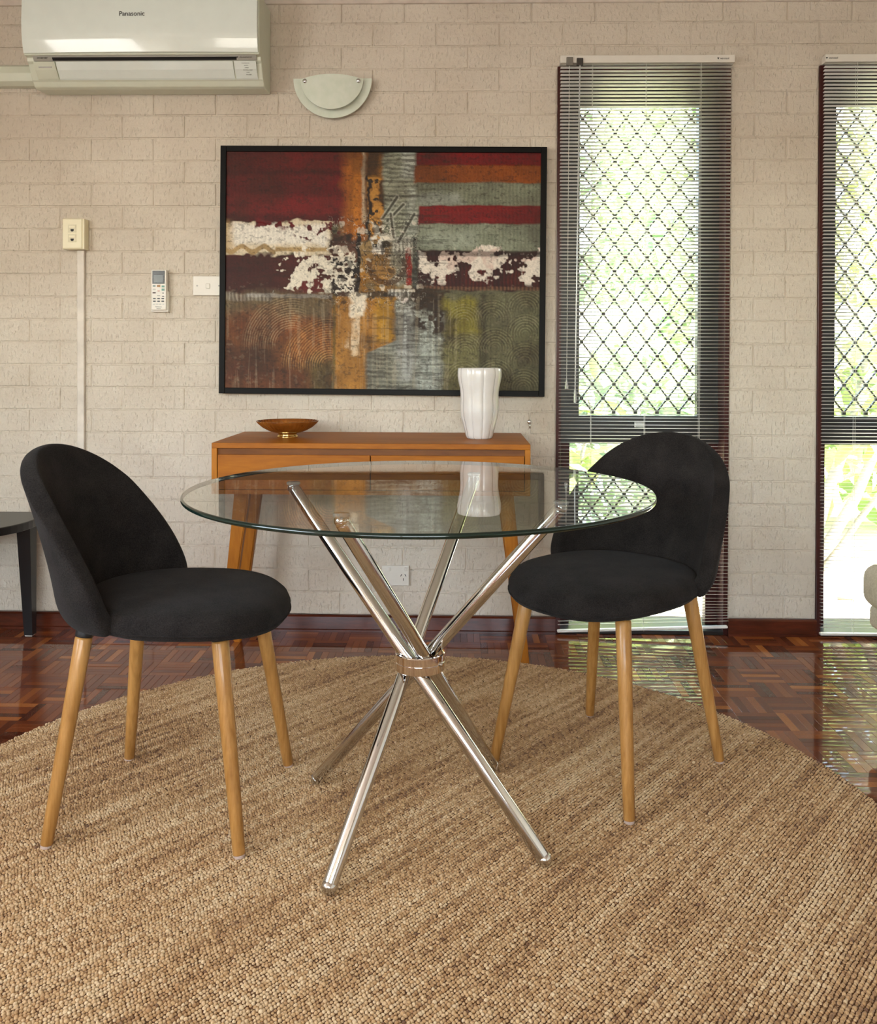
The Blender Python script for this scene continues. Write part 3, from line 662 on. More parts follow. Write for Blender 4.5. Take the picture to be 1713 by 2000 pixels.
# ------------------------------------------------------------------ rug
def build_rug():
    ang = math.radians(50)
    r = link('round_rug', lathe([(RUG_R - .004, 0.0), (RUG_R, .003), (RUG_R - .001, .006), (RUG_R - .006, .008)], 160), simple('jute_backing', (96, 66, 38), 0.95, var=.2), loc=(RUG_C[0], RUG_C[1], 0.0))
    tag(r, 'large round woven jute rug under the glass table and chairs', 'rug')
    rp, ap = 0.0074, 0.0066
    nr = int(RUG_R / rp); na = int(RUG_R / ap)
    i, j = np.meshgrid(np.arange(-nr, nr + 1), np.arange(-na, na + 1), indexing='ij'); i = i.ravel(); j = j.ravel()
    t = i * rp; s = j * ap + (i % 2) * ap * .5
    rr = np.random.default_rng(3)
    rowoff = rr.normal(0, .0016, 2 * nr + 1)
    s = s + rowoff[i + nr] + rr.normal(0, .0006, len(s)); t = t + rr.normal(0, .0004, len(s)) + .0016 * np.sin(s * 9 + i * .11)
    keep = np.hypot(s, t) < RUG_R - .004
    i, j, s, t = i[keep], j[keep], s[keep], t[keep]
    x = s * math.cos(ang) - t * math.sin(ang); y = s * math.sin(ang) + t * math.cos(ang)
    # streaky yarn tone: each row drifts on its own along its length
    nz = np.array(vnoise((2 * nr + 1, 2 * na + 1), (int((2 * nr + 1) / 1.6), 9), 5)); nz2 = np.array(vnoise((2 * nr + 1, 2 * na + 1), (int((2 * nr + 1) / 5), 3), 6)); nz3 = np.array(vnoise((2 * nr + 1, 2 * na + 1), (14, 14), 8))
    tint = .60 + .52 * (nz[i + nr, j + na] - .5) + 0.10 * (nz2[i + nr, j + na] - .5) + .25 * (nz3[i + nr, j + na] - .5) + rr.normal(0, .13, len(i))
    dark = rr.random(len(i)) < .012; tint[dark] -= .25
    me = bpy.data.meshes.new('loops'); me.vertices.add(len(x))
    z = .0078 + rr.normal(0, .0006, len(x)) - .0012 * (np.hypot(x, y) > RUG_R - .02)
    me.vertices.foreach_set('co', np.stack([x, y, z], -1).astype(np.float32).ravel())
    a = me.attributes.new('tint', 'FLOAT', 'POINT'); a.data.foreach_set('value', np.clip(tint, 0, 1).astype(np.float32))
    rot = np.stack([rr.normal(0, .25, len(x)), rr.normal(0, .2, len(x)), ang + .55 * np.where(i % 2, 1, -1) * .6 + rr.normal(0, .18, len(x))], -1)
    a = me.attributes.new('turn', 'FLOAT_VECTOR', 'POINT'); a.data.foreach_set('vector', rot.astype(np.float32).ravel())
    k = rr.normal(1, .12, len(x)); scl = np.stack([.0039 * k, .0032 * k, .0038 * k], -1)
    a = me.attributes.new('size', 'FLOAT_VECTOR', 'POINT'); a.data.foreach_set('vector', scl.astype(np.float32).ravel())
    m = NT('jute_yarn'); m.set(Roughness=0.9, Sheen_Weight=0.2)
    at = m.n('ShaderNodeAttribute', attribute_type='INSTANCER', attribute_name='tint')
    m.base(m.ramp(at.outputs['Fac'], [(0.05, lin((120, 80, 44))), (0.35, lin((184, 141, 90))), (0.6, lin((212, 172, 120))), (0.95, lin((236, 206, 160)))]))
    fb = m.coord((1, 6, 6)); m.normal(m.bump(m.noise(fb, 1.6, 3), 0.5, 0.3))
    o = link('jute_loops', me, None, r); tag(o, kind='stuff')
    ng = bpy.data.node_groups.new('jute_loops', 'GeometryNodeTree'); ng.interface.new_socket('Geometry', in_out='INPUT', socket_type='NodeSocketGeometry'); ng.interface.new_socket('Geometry', in_out='OUTPUT', socket_type='NodeSocketGeometry')
    N = ng.nodes; Lk = ng.links.new
    gi, go = N.new('NodeGroupInput'), N.new('NodeGroupOutput'); ico = N.new('GeometryNodeMeshIcoSphere'); ico.inputs['Radius'].default_value = 1.0; ico.inputs['Subdivisions'].default_value = 2
    ss = N.new('GeometryNodeSetShadeSmooth'); sm = N.new('GeometryNodeSetMaterial'); sm.inputs['Material'].default_value = m.m
    iop = N.new('GeometryNodeInstanceOnPoints'); e2r = N.new('FunctionNodeEulerToRotation')
    def attr(nm):
        q = N.new('GeometryNodeInputNamedAttribute'); q.data_type = 'FLOAT_VECTOR'; q.inputs['Name'].default_value = nm; return q.outputs['Attribute']
    Lk(ico.outputs[0], ss.inputs[0]); Lk(ss.outputs[0], sm.inputs[0]); Lk(gi.outputs[0], iop.inputs['Points']); Lk(sm.outputs[0], iop.inputs['Instance'])
    Lk(attr('turn'), e2r.inputs[0]); Lk(e2r.outputs[0], iop.inputs['Rotation']); Lk(attr('size'), iop.inputs['Scale']); Lk(iop.outputs[0], go.inputs[0])
    mod = o.modifiers.new('loops', 'NODES'); mod.node_group = ng; me.materials.append(m.m)
build_rug()
RUG_TOP = 0.0105

# ------------------------------------------------------------------ glass table
def chrome(name, c=(0.74, 0.75, 0.75), rough=0.06):
    m = NT(name); m.set(Base_Color=c, Metallic=1.0, Roughness=rough)
    n = m.noise(m.coord(), 40, 4); m.l(m.ramp(n, [(0.35, (rough * .6,) * 3), (0.75, (rough * 1.9,) * 3)]), m.b.inputs['Roughness']); return m.m
M_CHROME = chrome('chrome')
def build_table():
    TX, TY, TZ = -0.084, 1.940, 0.753
    r = root('glass_table', (TX, TY, RUG_TOP), 'round clear glass table on four crossed chrome tube legs', 'table')
    zt = TZ - RUG_TOP; zb = zt - 0.010
    # sheet of glass with a rounded green edge
    R = 0.515; n = 128; e = .005
    prof = [(R - e, zb)] + [(R - e + e * math.cos(a), (zt + zb) / 2 + (zt - zb) / 2 * math.sin(a)) for a in np.linspace(-PI / 2, PI / 2, 9)[1:-1]] + [(R - e, zt)]
    me = lathe(prof, n); m_edge = NT('glass_edge'); m_edge.set(Base_Color=lin((10, 30, 25)), Roughness=0.03, Transmission_Weight=0.25, IOR=1.5, Specular_IOR_Level=0.5)
    for x in (m_edge.m, arch_glass('table_glass', (0.93, 0.965, 0.945)), clear_face('table_glass_underside', (0.955, 0.975, 0.965))): me.materials.append(x)
    for p in me.polygons:
        p.use_smooth = True
        if len(p.vertices) > 8: p.use_smooth = False; p.material_index = 1 if p.center.z > (zt + zb) / 2 else 2
    link('tabletop', me, None, r)
    feet = [(-0.254, 1.655), (0.189, 1.752), (-0.345, 2.074), (0.101, 2.160)]
    tops = [(0.030, 2.275), (-0.385, 2.075), (0.211, 1.812), (-0.208, 1.660)]
    for k, (a, b) in enumerate(zip(feet, tops)):
        p0 = Vector((a[0] - TX, a[1] - TY, 0.012)); p1 = Vector((b[0] - TX, b[1] - TY, zb - 0.014))
        # let the four tubes pass round the ring side by side
        d = Vector((p1.x - p0.x, p1.y - p0.y)).normalized(); off = Vector((-d.y, d.x)) * 0.0265
        f = (0.352 - p0.z) / (p1.z - p0.z); mid = p0.lerp(p1, f); sh = Vector((off.x - mid.x, off.y - mid.y, 0))
        p0 += sh * 0.8; p1 += sh * 1.2
        leg = link('leg', rod(p0, p1, 0.0152, n=32, rnd=0.5), M_CHROME, r, smooth=True)
        dn = (p1 - p0).normalized()
        link('foot_cap', along(lathe([(0.004, -0.009), (0.010, -0.006), (0.0148, 0.001), (0.0156, 0.004), (0.0156, 0.010), (0.0150, 0.011)], 24), p0, p1), M_CHROME, leg, smooth=True)
        link('glass_pad', lathe([(0.010, zb - 0.008), (0.0165, zb - 0.006), (0.0165, zb - 0.001), (0.0155, zb)], 24), M_CLEAR, leg, (p1.x, p1.y, 0), smooth=True)
        link('top_cap', along(lathe([(0.0148, -0.002), (0.0145, 0.004), (0.0105, 0.010), (0.003, 0.0125)], 24), p1, p1 + dn), M_CHROME, leg, smooth=True)
    ro, ri, z0, z1 = 0.0555, 0.0505, 0.338, 0.376
    ring = [(ri, z0), (ro - .001, z0), (ro, z0 + .0015), (ro, z0 + .018), (ro - .0014, z0 + .019), (ro, z0 + .020), (ro, z1 - .0015), (ro - .001, z1), (ri, z1), (ri, z0)]
    link('ring_clamp', lathe(ring, 64, cap=False), chrome('polished_ring', (0.86, 0.80, 0.76), 0.05), r, smooth=True).data.set_sharp_from_angle(angle=0.5)
    for a in (-0.55, PI - 0.55): link('clamp_bolt', along(lathe([(0.005, 0), (0.005, .004), (.003, .006)], 12), (math.cos(a) * ro, math.sin(a) * ro, .357), (math.cos(a), math.sin(a), .357)), M_CHROME, r)
build_table()

# ------------------------------------------------------------------ upholstered chairs
def fabric(name, c0, c1, weave=900):
    m = NT(name); m.set(Roughness=0.95, Sheen_Weight=0.04, Sheen_Roughness=0.5, Specular_IOR_Level=0.06)
    v = m.coord((1, 1, 1)); w = m.n('ShaderNodeTexWave', wave_type='BANDS', bands_direction='DIAGONAL'); w.inputs['Scale'].default_value = weave / 6; w.inputs['Distortion'].default_value = 3; w.inputs['Detail'].default_value = 2
    m.l(v, w.inputs['Vector']); n = m.noise(v, weave / 2.2, 3, 0.7); n2 = m.noise(v, 14, 3)
    a = m.n('ShaderNodeMath', operation='MULTIPLY_ADD'); m.l(n, a.inputs[0]); a.inputs[1].default_value = .7
    b = m.n('ShaderNodeMath', operation='MULTIPLY'); m.l(n2, b.inputs[0]); b.inputs[1].default_value = .35; m.l(b.outputs[0], a.inputs[2])
    m.base(m.ramp(a.outputs[0], [(0.38, lin(c0)), (0.66, lin(c1))])); m.normal(m.bump(n, 0.6, 0.0016)); return m.m
M_CHARCOAL = fabric('charcoal_fabric', (19, 17, 16), (46, 42, 40))
M_BEECH = wood('beech', (142, 97, 44), (184, 136, 76), (9, 9, 0.9), 0.42, 0.25, 14)
M_BLACKMETAL = simple('black_metal', (18, 18, 19), 0.45, var=.05)
M_FELT = simple('felt_pad', (178, 156, 142), 0.95)

def build_chair(loc, rz, label):
    r = root('dining_chair', loc, label, 'chair', 'charcoal shell chairs at the glass table', rotz=rz)
    # seat pad
    prof = [(0.0, .507), (.35, .507), (.65, .506), (.84, .503), (.93, .498), (.975, .490), (1.0, .477), (.998, .463), (.975, .451), (.90, .443), (.5, .440), (0.0, .440)]
    V, Fc = [], []; n = 64; a_, b_, ex = .236, .224, 2.4
    for (s, z) in prof[1:-1]:
        for k in range(n):
            th = 2 * PI * k / n; c, sn = math.cos(th), math.sin(th)
            x = .016 + a_ * s * math.copysign(abs(c) ** (2 / ex), c); y = b_ * s * math.copysign(abs(sn) ** (2 / ex), sn)
            if x < 0: y *= 1 - .05 * (x / a_) ** 2
            dz = -.022 * max(0, (x - .05) / .19) ** 2 - .004 * (y / .23) ** 2 + (.016 * max(0, -x / .2) if z < .46 else 0)
            V.append((x, y, z + dz))
    m = len(prof) - 2
    for i in range(m - 1):
        for k in range(n):
            k2 = (k + 1) % n; Fc.append((i * n + k, (i + 1) * n + k, (i + 1) * n + k2, i * n + k2))
    V.append((.012, 0, prof[0][1])); V.append((.012, 0, prof[-1][1]))
    for k in range(n):
        k2 = (k + 1) % n; Fc.append((len(V) - 2, k, k2)); Fc.append((len(V) - 1, (m - 1) * n + k2, (m - 1) * n + k))
    seat = link('seat', pyd(V, Fc), M_CHARCOAL, r, smooth=True)
    # seam round the lower rim of the seat
    sp = []
    for k in range(0, n + 1):
        th = 2 * PI * k / n; c, sn = math.cos(th), math.sin(th); x = .016 + a_ * 1.001 * math.copysign(abs(c) ** (2 / ex), c); y = b_ * 1.001 * math.copysign(abs(sn) ** (2 / ex), sn)
        if x < 0: y *= 1 - .05 * (x / a_) ** 2
        sp.append((x, y, 0.462 - .022 * max(0, (x - .05) / .19) ** 2 - .004 * (y / .23) ** 2))
    link('seam', tube_path(sp, .0016, 6), M_CHARCOAL, seat, smooth=True)
    # wrap-round backrest shell, grown as a curved plate with thickness
    nu, nv = 24, 18; V, Fc = [], []
    Z0, Z1 = .458, .826
    for j in range(nv + 1):
        wv = j / nv
        for i in range(nu + 1):
            uu = -1 + 2 * i / nu
            a = uu * math.sqrt(1 - .5 * wv * wv); b = wv * math.sqrt(1 - .5 * uu * uu)
            vv = b
            th = a * math.radians(86)
            rx = .191 - .060 * vv; ry = .229 + .006 * math.sin(PI * min(1, vv * 1.1)); cx = -.044 - .150 * vv ** 1.35
            tuck = max(0, 1 - vv / .14) ** 2 * .8
            x = cx - (rx - .03 * tuck) * math.cos(th); y = (ry - .03 * tuck) * math.sin(th)
            V.append((x, y, Z0 + (Z1 - Z0) * vv))
    for j in range(nv):
        for i in range(nu):
            p = j * (nu + 1) + i; Fc.append((p, p + 1, p + nu + 2, p + nu + 1))
    sh = link('backrest', pyd(V, Fc), M_CHARCOAL, r, smooth=True)
    md = sh.modifiers.new('thickness', 'SOLIDIFY'); md.thickness = .040; md.offset = 0; md.use_even_offset = True
    md = sh.modifiers.new('round', 'SUBSURF'); md.levels = 2; md.render_levels = 2
    # legs
    for sx in (-1, 1):
        for sy in (-1, 1):
            top = Vector((sx * .148 - .004, sy * .140, .447)); ft = Vector((sx * .2075, sy * .201, .004)); top2 = top.lerp(ft, .045)
            leg = link('leg', rod(ft, top2, .0130, .0185, 24, .25), M_BEECH, r, smooth=True)
            link('ferrule', rod(top2, top, .0192, .0196, 24, .1), M_BLACKMETAL, leg, smooth=True)
            link('felt_pad', lathe([(.0112, 0), (.0118, .001), (.0118, .006), (.011, .007)], 20), M_FELT, leg, (ft.x, ft.y, 0))
    link('underframe', boxes([(-.17, .17, -.02, .02, .434, .442), (-.02, .02, -.15, .15, .434, .442)]), M_BLACKMETAL, r)
    return r
build_chair((-0.645, 1.993, RUG_TOP), math.radians(-3.3), 'charcoal fabric shell chair with beech legs left of the glass table')
build_chair((0.383, 2.226, RUG_TOP), math.radians(226), 'charcoal fabric shell chair with beech legs in front of the window')

# ------------------------------------------------------------------ console table
def build_console():
    X0, X1, Y0, Y1, ZT, ZB = -0.812, 0.236, 2.845, 3.288, 0.761, 0.592
    r = root('console_table', ((X0 + X1) / 2, (Y0 + Y1) / 2, 0), 'honey oak console table with two drawers and splayed legs under the painting', 'console')
    hx, hy = (X1 - X0) / 2, (Y1 - Y0) / 2
    M_OAK = wood('honey_oak', (142, 78, 6), (172, 104, 16), (1.2, 9, 9), 0.5, 0.03, 9)
    M_OAKL = wood('honey_oak_upright', (146, 84, 14), (180, 114, 28), (9, 9, 1.2), 0.5, 0.03, 9)
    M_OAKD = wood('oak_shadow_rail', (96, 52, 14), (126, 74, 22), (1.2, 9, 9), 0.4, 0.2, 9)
    t = .018
    link('top', box(-hx, hx, -hy, hy, ZT - t, ZT, .0015), M_OAK, r)
    link('end_panel', box(-hx, -hx + t, -hy, hy, ZB, ZT - t, .001), M_OAKL, r); link('end_panel', box(hx - t, hx, -hy, hy, ZB, ZT - t, .001), M_OAKL, r)
    link('bottom_panel', box(-hx + t, hx - t, -hy + .002, hy, ZB, ZB + .014), M_OAK, r); link('back_panel', box(-hx + t, hx - t, hy - .01, hy - .002, ZB + .014, ZT - t), M_OAK, r)
    link('finger_rail', box(-hx + t, hx - t, -hy + .012, -hy + .028, ZT - t - .024, ZT - t), M_OAKD, r)
    for s in (-1, 1):
        a, b = (-hx + t + .002, -.0015) if s < 0 else (.0015, hx - t - .002)
        d = link('drawer', box(a, b, -hy + .012, hy - .03, ZB + .017, ZT - t - .030), M_OAKD, r)
        link('drawer_front', box(a, b, -hy + .001, -hy + .0115, ZB + .016, ZT - t - .021, .0015), M_OAK, d)
    for sx in (-1, 1):
        for sy in (-1, 1):
            tx, ty = sx * (hx - .075), sy * (hy - .125); fx, fy = sx * (hx - .005), sy * (hy - .120)
            V = []
            for (cx, cy, z, wx, wy) in ((fx, fy, 0, .014, .012), (tx + (fx - tx) * .0, ty, ZB, .026, .021)):
                for (p, q) in ((-1, -1), (1, -1), (1, 1), (-1, 1)): V.append((cx + p * wx, cy + q * wy, z))
            Fc = [(0, 1, 5, 4), (1, 2, 6, 5), (2, 3, 7, 6), (3, 0, 4, 7), (3, 2, 1, 0), (4, 5, 6, 7)]
            bm = bmesh.new(); mm = pyd(V, Fc); bm.from_mesh(mm); bmesh.ops.bevel(bm, geom=list(bm.edges), offset=.004, segments=2, affect='EDGES'); link('leg', mesh_bm(bm), M_OAKL, r)
    link('apron_rail', box(-hx + .06, hx - .06, -.02, .02, ZB - .022, ZB), M_OAKD, r)
build_console()
CT = 0.761

def build_vase():
    r = root('vase', (0.074, 3.055, CT), 'tall white glass vase with wavy sides on the console table', 'vase')
    m = NT('milky_glass'); m.set(Base_Color=lin((238, 230, 222)), Roughness=0.22, Subsurface_Weight=0.6, Subsurface_Radius=(.02, .018, .016), Subsurface_Scale=1.0, Coat_Weight=0.4, Coat_Roughness=.1)
    m.l(m.ramp(m.noise(m.coord(), 9, 2), [(0.3, lin((228, 219, 210))), (0.7, lin((244, 237, 230)))]), m.b.inputs['Base Color'])
    H = .247
    outer = [(0, .045), (.012, .049), (.03, .052), (.075, .056), (.12, .064), (.16, .0665), (.19, .0675), (.30, .0665)]
    zs = np.array([0, .02, .06, .13, .22, .31, .40, .48, .56, .64, .72, .80, .88, .94, .985, 1.0]) * H
    rs = np.array([.041, .046, .049, .0525, .058, .0645, .0675, .0675, .0665, .0672, .0695, .074, .0772, .0772, .0762, .0745])
    prof = [(rs[k], zs[k]) for k in range(len(zs))]
    inner = [(max(.02, rs[k] - .004), zs[k]) for k in range(len(zs) - 1, 0, -1)]
    n = 144; V, Fc = [], []
    for (rr, z) in prof + inner:
        for k in range(n):
            a = 2 * PI * k / n; lob = (1 - abs(math.sin(5 * (a + .15)))); g = 1 - .045 * lob ** 3
            V.append((rr * g * math.cos(a), rr * g * math.sin(a), z))
    P = len(prof) + len(inner)
    for i in range(P - 1):
        for k in range(n): k2 = (k + 1) % n; Fc.append((i * n + k, i * n + k2, (i + 1) * n + k2, (i + 1) * n + k))
    Fc.append(tuple(range(n - 1, -1, -1))); Fc.append(tuple(range((P - 1) * n, P * n)))
    b = link('body', pyd(V, Fc), m.m, r, smooth=True)
    ms = simple('grey_seam_line', (150, 138, 130), 0.5)
    for q in range(10):
        a = q * PI / 5 - .15
        link('rib_line', tube_path([(rs[k] * .9565 * math.cos(a), rs[k] * .9565 * math.sin(a), zs[k]) for k in range(len(zs))], .0007, 6), ms, b)
build_vase()

def build_bowl():
    r = root('footed_bowl', (-0.606, 3.075, CT), 'small amber ribbed glass bowl on the console table', 'bowl')
    m = NT('amber_glass'); m.set(Base_Color=lin((176, 104, 40)), Roughness=0.08, Transmission_Weight=0.55, IOR=1.5, Coat_Weight=0.6)
    m.l(m.ramp(m.noise(m.coord(), 20, 2), [(0.3, lin((150, 82, 28))), (0.7, lin((196, 124, 52)))]), m.b.inputs['Base Color'])
    prof = [(.030, .014), (.045, .0155), (.066, .023), (.086, .034), (.100, .046), (.109, .056), (.1095, .0575), (.108, .0575), (.098, .047), (.084, .0365), (.064, .026), (.040, .0195), (.012, .018)]
    n = 160; V, Fc = [], []
    for (rr, z) in prof:
        for k in range(n):
            a = 2 * PI * k / n; g = 1 + .012 * math.cos(40 * a); V.append((rr * g * math.cos(a), rr * g * math.sin(a), z))
    for i in range(len(prof) - 1):
        for k in range(n): k2 = (k + 1) % n; Fc.append((i * n + k, i * n + k2, (i + 1) * n + k2, (i + 1) * n + k))
    Fc.append(tuple(range(n - 1, -1, -1))); Fc.append(tuple(range((len(prof) - 1) * n, len(prof) * n)))
    link('body', pyd(V, Fc), m.m, r, smooth=True)
    g = NT('gold_foot'); g.set(Base_Color=lin((222, 186, 112)), Metallic=1.0, Roughness=0.15)
    link('foot', lathe([(.036, 0), (.037, .001), (.035, .004), (.032, .008), (.034, .0135), (.036, .0160)], 48), g.m, r, smooth=True)
build_bowl()

# ------------------------------------------------------------------ split air conditioner
M_CREAM = simple('cream_gloss_plastic', (228, 238, 232), 0.12, var=.02, coat=0.8)
M_CREAMB = simple('cream_body_plastic', (212, 218, 200), 0.35, var=.03)
M_GREYP = simple('grey_plastic', (166, 166, 158), 0.3, var=.03)
M_DARK = simple('dark_recess', (8, 8, 8), 0.6, var=.02)
def build_ac():
    X0, X1, ZB = -1.578, -0.720, 2.038; w = X1 - X0
    r = root('air_conditioner', (X0, YW - .002, ZB), 'cream split air conditioner mounted high on the brick wall', 'air conditioner')
    body = [(0, .006), (-.085, 0), (-.104, .004), (-.116, .020), (-.122, .024), (-.150, .074), (-.160, .080), (-.163, .094), (-.184, .096), (-.190, .300), (-.165, .318), (0, .318)]
    link('body', prism(body, w, 'X', .003), M_CREAMB, r)
    # curved gloss front panel
    fp = [(-.186, .101), (-.192, .100), (-.2015, .130), (-.2075, .170), (-.2085, .22), (-.205, .28), (-.199, .306), (-.188, .312)]
    bm = bmesh.new(); ns = 40; rows = []
    for i in range(ns + 1):
        t = i / ns; x = .004 + (w - .008) * t; bow = .010 * (1 - (2 * t - 1) ** 2)
        rows.append([bm.verts.new((x, y - (bow if 0 < k < len(fp) - 1 else 0), z)) for k, (y, z) in enumerate(fp)])
    for i in range(ns):
        for k in range(len(fp) - 1): bm.faces.new((rows[i][k], rows[i][k + 1], rows[i + 1][k + 1], rows[i + 1][k]))
    bm.faces.new(rows[0][::-1]); bm.faces.new(rows[-1]); 
    for i in range(ns): bm.faces.new((rows[i][-1], rows[i][0], rows[i + 1][0], rows[i + 1][-1]))
    fpo = link('front_panel', mesh_bm(bm), M_CREAM, r, smooth=True)
    fpo.data.set_sharp_from_angle(angle=0.7)
    link('maker_mark', text_mesh('Panasonic', .0235, .0004), M_PRINT, fpo, (.408, -.2188, .229), (-.03, 0, 0))
    fl = lambda x0, x1, p, q, d, nm, mm, par: link(nm, prism([(p[0], p[1]), (q[0], q[1]), (q[0] + d, q[1] + .001), (p[0] + d, p[1] + .001)], x1 - x0, 'X', .0012), mm, par, (x0, 0, 0))
    fl(.028, w - .014, (-.165, .080), (-.1795, .098), .012, 'grey_band', M_GREYP, r)
    fl(.098, w - .086, (-.1655, .0805), (-.1745, .0905), .012, 'air_slot', M_DARK, r)
    lou = [(-.1225, .024), (-.128, .028), (-.150, .052), (-.1655, .0775), (-.158, .0795), (-.143, .055), (-.121, .032)]
    link('louvre', prism(lou, w - .210, 'X'), M_CREAM, r, (.108, 0, 0))
    link('end_cover', prism(lou, .078, 'X'), M_CREAMB, r, (.026, 0, 0)); ec = link('end_cover', prism(lou, .080, 'X'), M_CREAM, r, (w - .098, 0, 0))
    link('sensor_window', prism([(-.1305, .034), (-.1555, .0625), (-.1545, .064), (-.1295, .0355)], .050, 'X'), simple('sensor_grey', (178, 180, 178), 0.3), r, (.041, -.0018, 0))
    ang = math.atan2(.052 - .0775, .150 - .1655) # slope of the lower face
    def on_face(t): # point on the sloped lower face
        return (-.1515 - .0135 * t - .0012, .054 + .0235 * t)
    for k, (s, t, dx) in enumerate((('POWERFUL', .72, .0), ('QUIET', .42, .002), ('TIMER', .12, .002), ('PATROL ECO', -.18, .006), ('e-ion', -.48, .006), ('POWER', -.78, .008))):
        y, z = on_face(t); link('indicator_text', text_mesh(s, .0056), M_PRINT, ec, (.042 + dx, y, z), (math.radians(-30), 0, 0))
    link('small_mark', text_mesh('ECONAVI', .0105, .0003), M_PRINT, r, (w - .052, -.1738, .0890), (math.radians(-38), 0, 0))
    link('small_mark', lathe([(.0032, 0), (.0032, .0006)], 16), M_PRINT, r, (w - .083, -.1738, .0890), (math.radians(52), 0, 0))
    link('small_mark', text_mesh('inverter', .012, .0003), M_PRINT, r, (.064, -.1738, .0890), (math.radians(-38), 0, 0))
build_ac()

link_t = link('pipe_cover', prism([(0, 0), (-.03, .0), (-.052, .012), (-.060, .04), (-.052, .068), (-.03, .08), (0, .08)], 1.01, 'X', .002), M_CREAMB, None, (RX0 + .005, YW - .001, 2.070))
tag(link_t, 'cream pipe cover running along the wall left of the air conditioner', 'pipe cover')

# ------------------------------------------------------------------ half moon wall light
def build_lamp():
    r = root('wall_light', (-0.478, YW - .001, 1.95), 'half moon frosted glass wall light above the painting', 'wall light')
    m = NT('frosted_glass'); m.set(Base_Color=lin((222, 230, 216)), Roughness=0.5, Transmission_Weight=0.12, IOR=1.3)
    m.l(m.ramp(m.noise(m.coord(), 30, 2), [(0.3, lin((220, 230, 214))), (0.7, lin((230, 237, 224)))]), m.b.inputs['Base Color'])
    def half(R, zc, y0, bow, th, rise, depth_r):
        V, Fc = [], []; nr, na = 10, 40
        for side in (0, 1):
            for i in range(nr + 1):
                for k in range(na + 1):
                    a = PI + PI * k / na; q = i / nr; x = R * q * math.cos(a); z = R * q * math.sin(a) * depth_r
                    up = rise * (1 - (x / R) ** 2) * (1 - abs(math.sin(a)) * q)
                    V.append((x, y0 - bow * (1 - (x / R) ** 2) + (th if side else 0), zc + z + up))
        s = (nr + 1) * (na + 1)
        for i in range(nr):
            for k in range(na):
                p = i * (na + 1) + k; Fc.append((p, p + 1, p + na + 2, p + na + 1)); Fc.append((s + p, s + p + na + 1, s + p + na + 2, s + p + 1))
        rim = [nr * (na + 1) + k for k in range(na + 1)]
        for a, b in zip(rim[:-1], rim[1:]): Fc.append((a, b, s + b, s + a))
        top = [i * (na + 1) for i in range(nr, -1, -1)] + [i * (na + 1) + na for i in range(1, nr + 1)]
        for a, b in zip(top[:-1], top[1:]): Fc.append((a, s + a, s + b, b))
        return pyd(V, Fc)
    link('outer_glass', half(.148, .143, -.034, .0, .006, .0, 1.0), m.m, r, smooth=True).data.set_sharp_from_angle(angle=.6)
    link('inner_glass', half(.117, .135, -.052, .020, .005, .014, 1.0), m.m, r, smooth=True).data.set_sharp_from_angle(angle=.6)
    link('back_box', box(-.07, .07, -.026, 0, .075, .140, .004), M_WHITE, r)
    for s in (-1, 1):
        st = link('stud', along(lathe([(.004, 0), (.004, .028), (.0085, .030), (.0085, .036), (.006, .039), (.002, .040)], 20), (s * .100, -.026, .126), (s * .100, -.1, .126)), M_CHROME, r, smooth=True)
build_lamp()

# ------------------------------------------------------------------ small wall fittings
M_IVORY = simple('ivory_plastic', (232, 224, 192), 0.4, var=.02)
def build_phone_socket():
    r = root('phone_socket', (-1.462, YW - .001, 1.450), 'ivory double telephone socket box at the top of a cable cover', 'socket')
    link('box', box(-.040, .044, -.042, 0, 0, .116, .003), M_IVORY, r); f = link('faceplate', box(-.037, .036, -.046, -.042, .003, .113, .0015), M_IVORY, r)
    for z in (.062, .026):
        link('port_frame', box(-.016, .015, -.0475, -.046, z, z + .030, .0006), simple('ivory_frame', (216, 208, 176), .4), f)
        link('jack', prism([(-.006, z + .013), (.006, z + .013), (.006, z + .007), (.0025, z + .004), (-.0025, z + .004), (-.006, z + .007)], .0008), M_DARK, f, (0, -.0482, 0)); link('shutter', box(-.012, .011, -.0484, -.0475, z + .018, z + .025), M_IVORY, f)
build_phone_socket()
tag(link('cable_cover', box(-1.459, -1.431, YW - .016, YW - .001, .064, 1.449, .003), simple('cable_cover_paint', (212, 204, 192), .5)), 'pale vertical cable cover running down from the phone socket', 'cable cover')

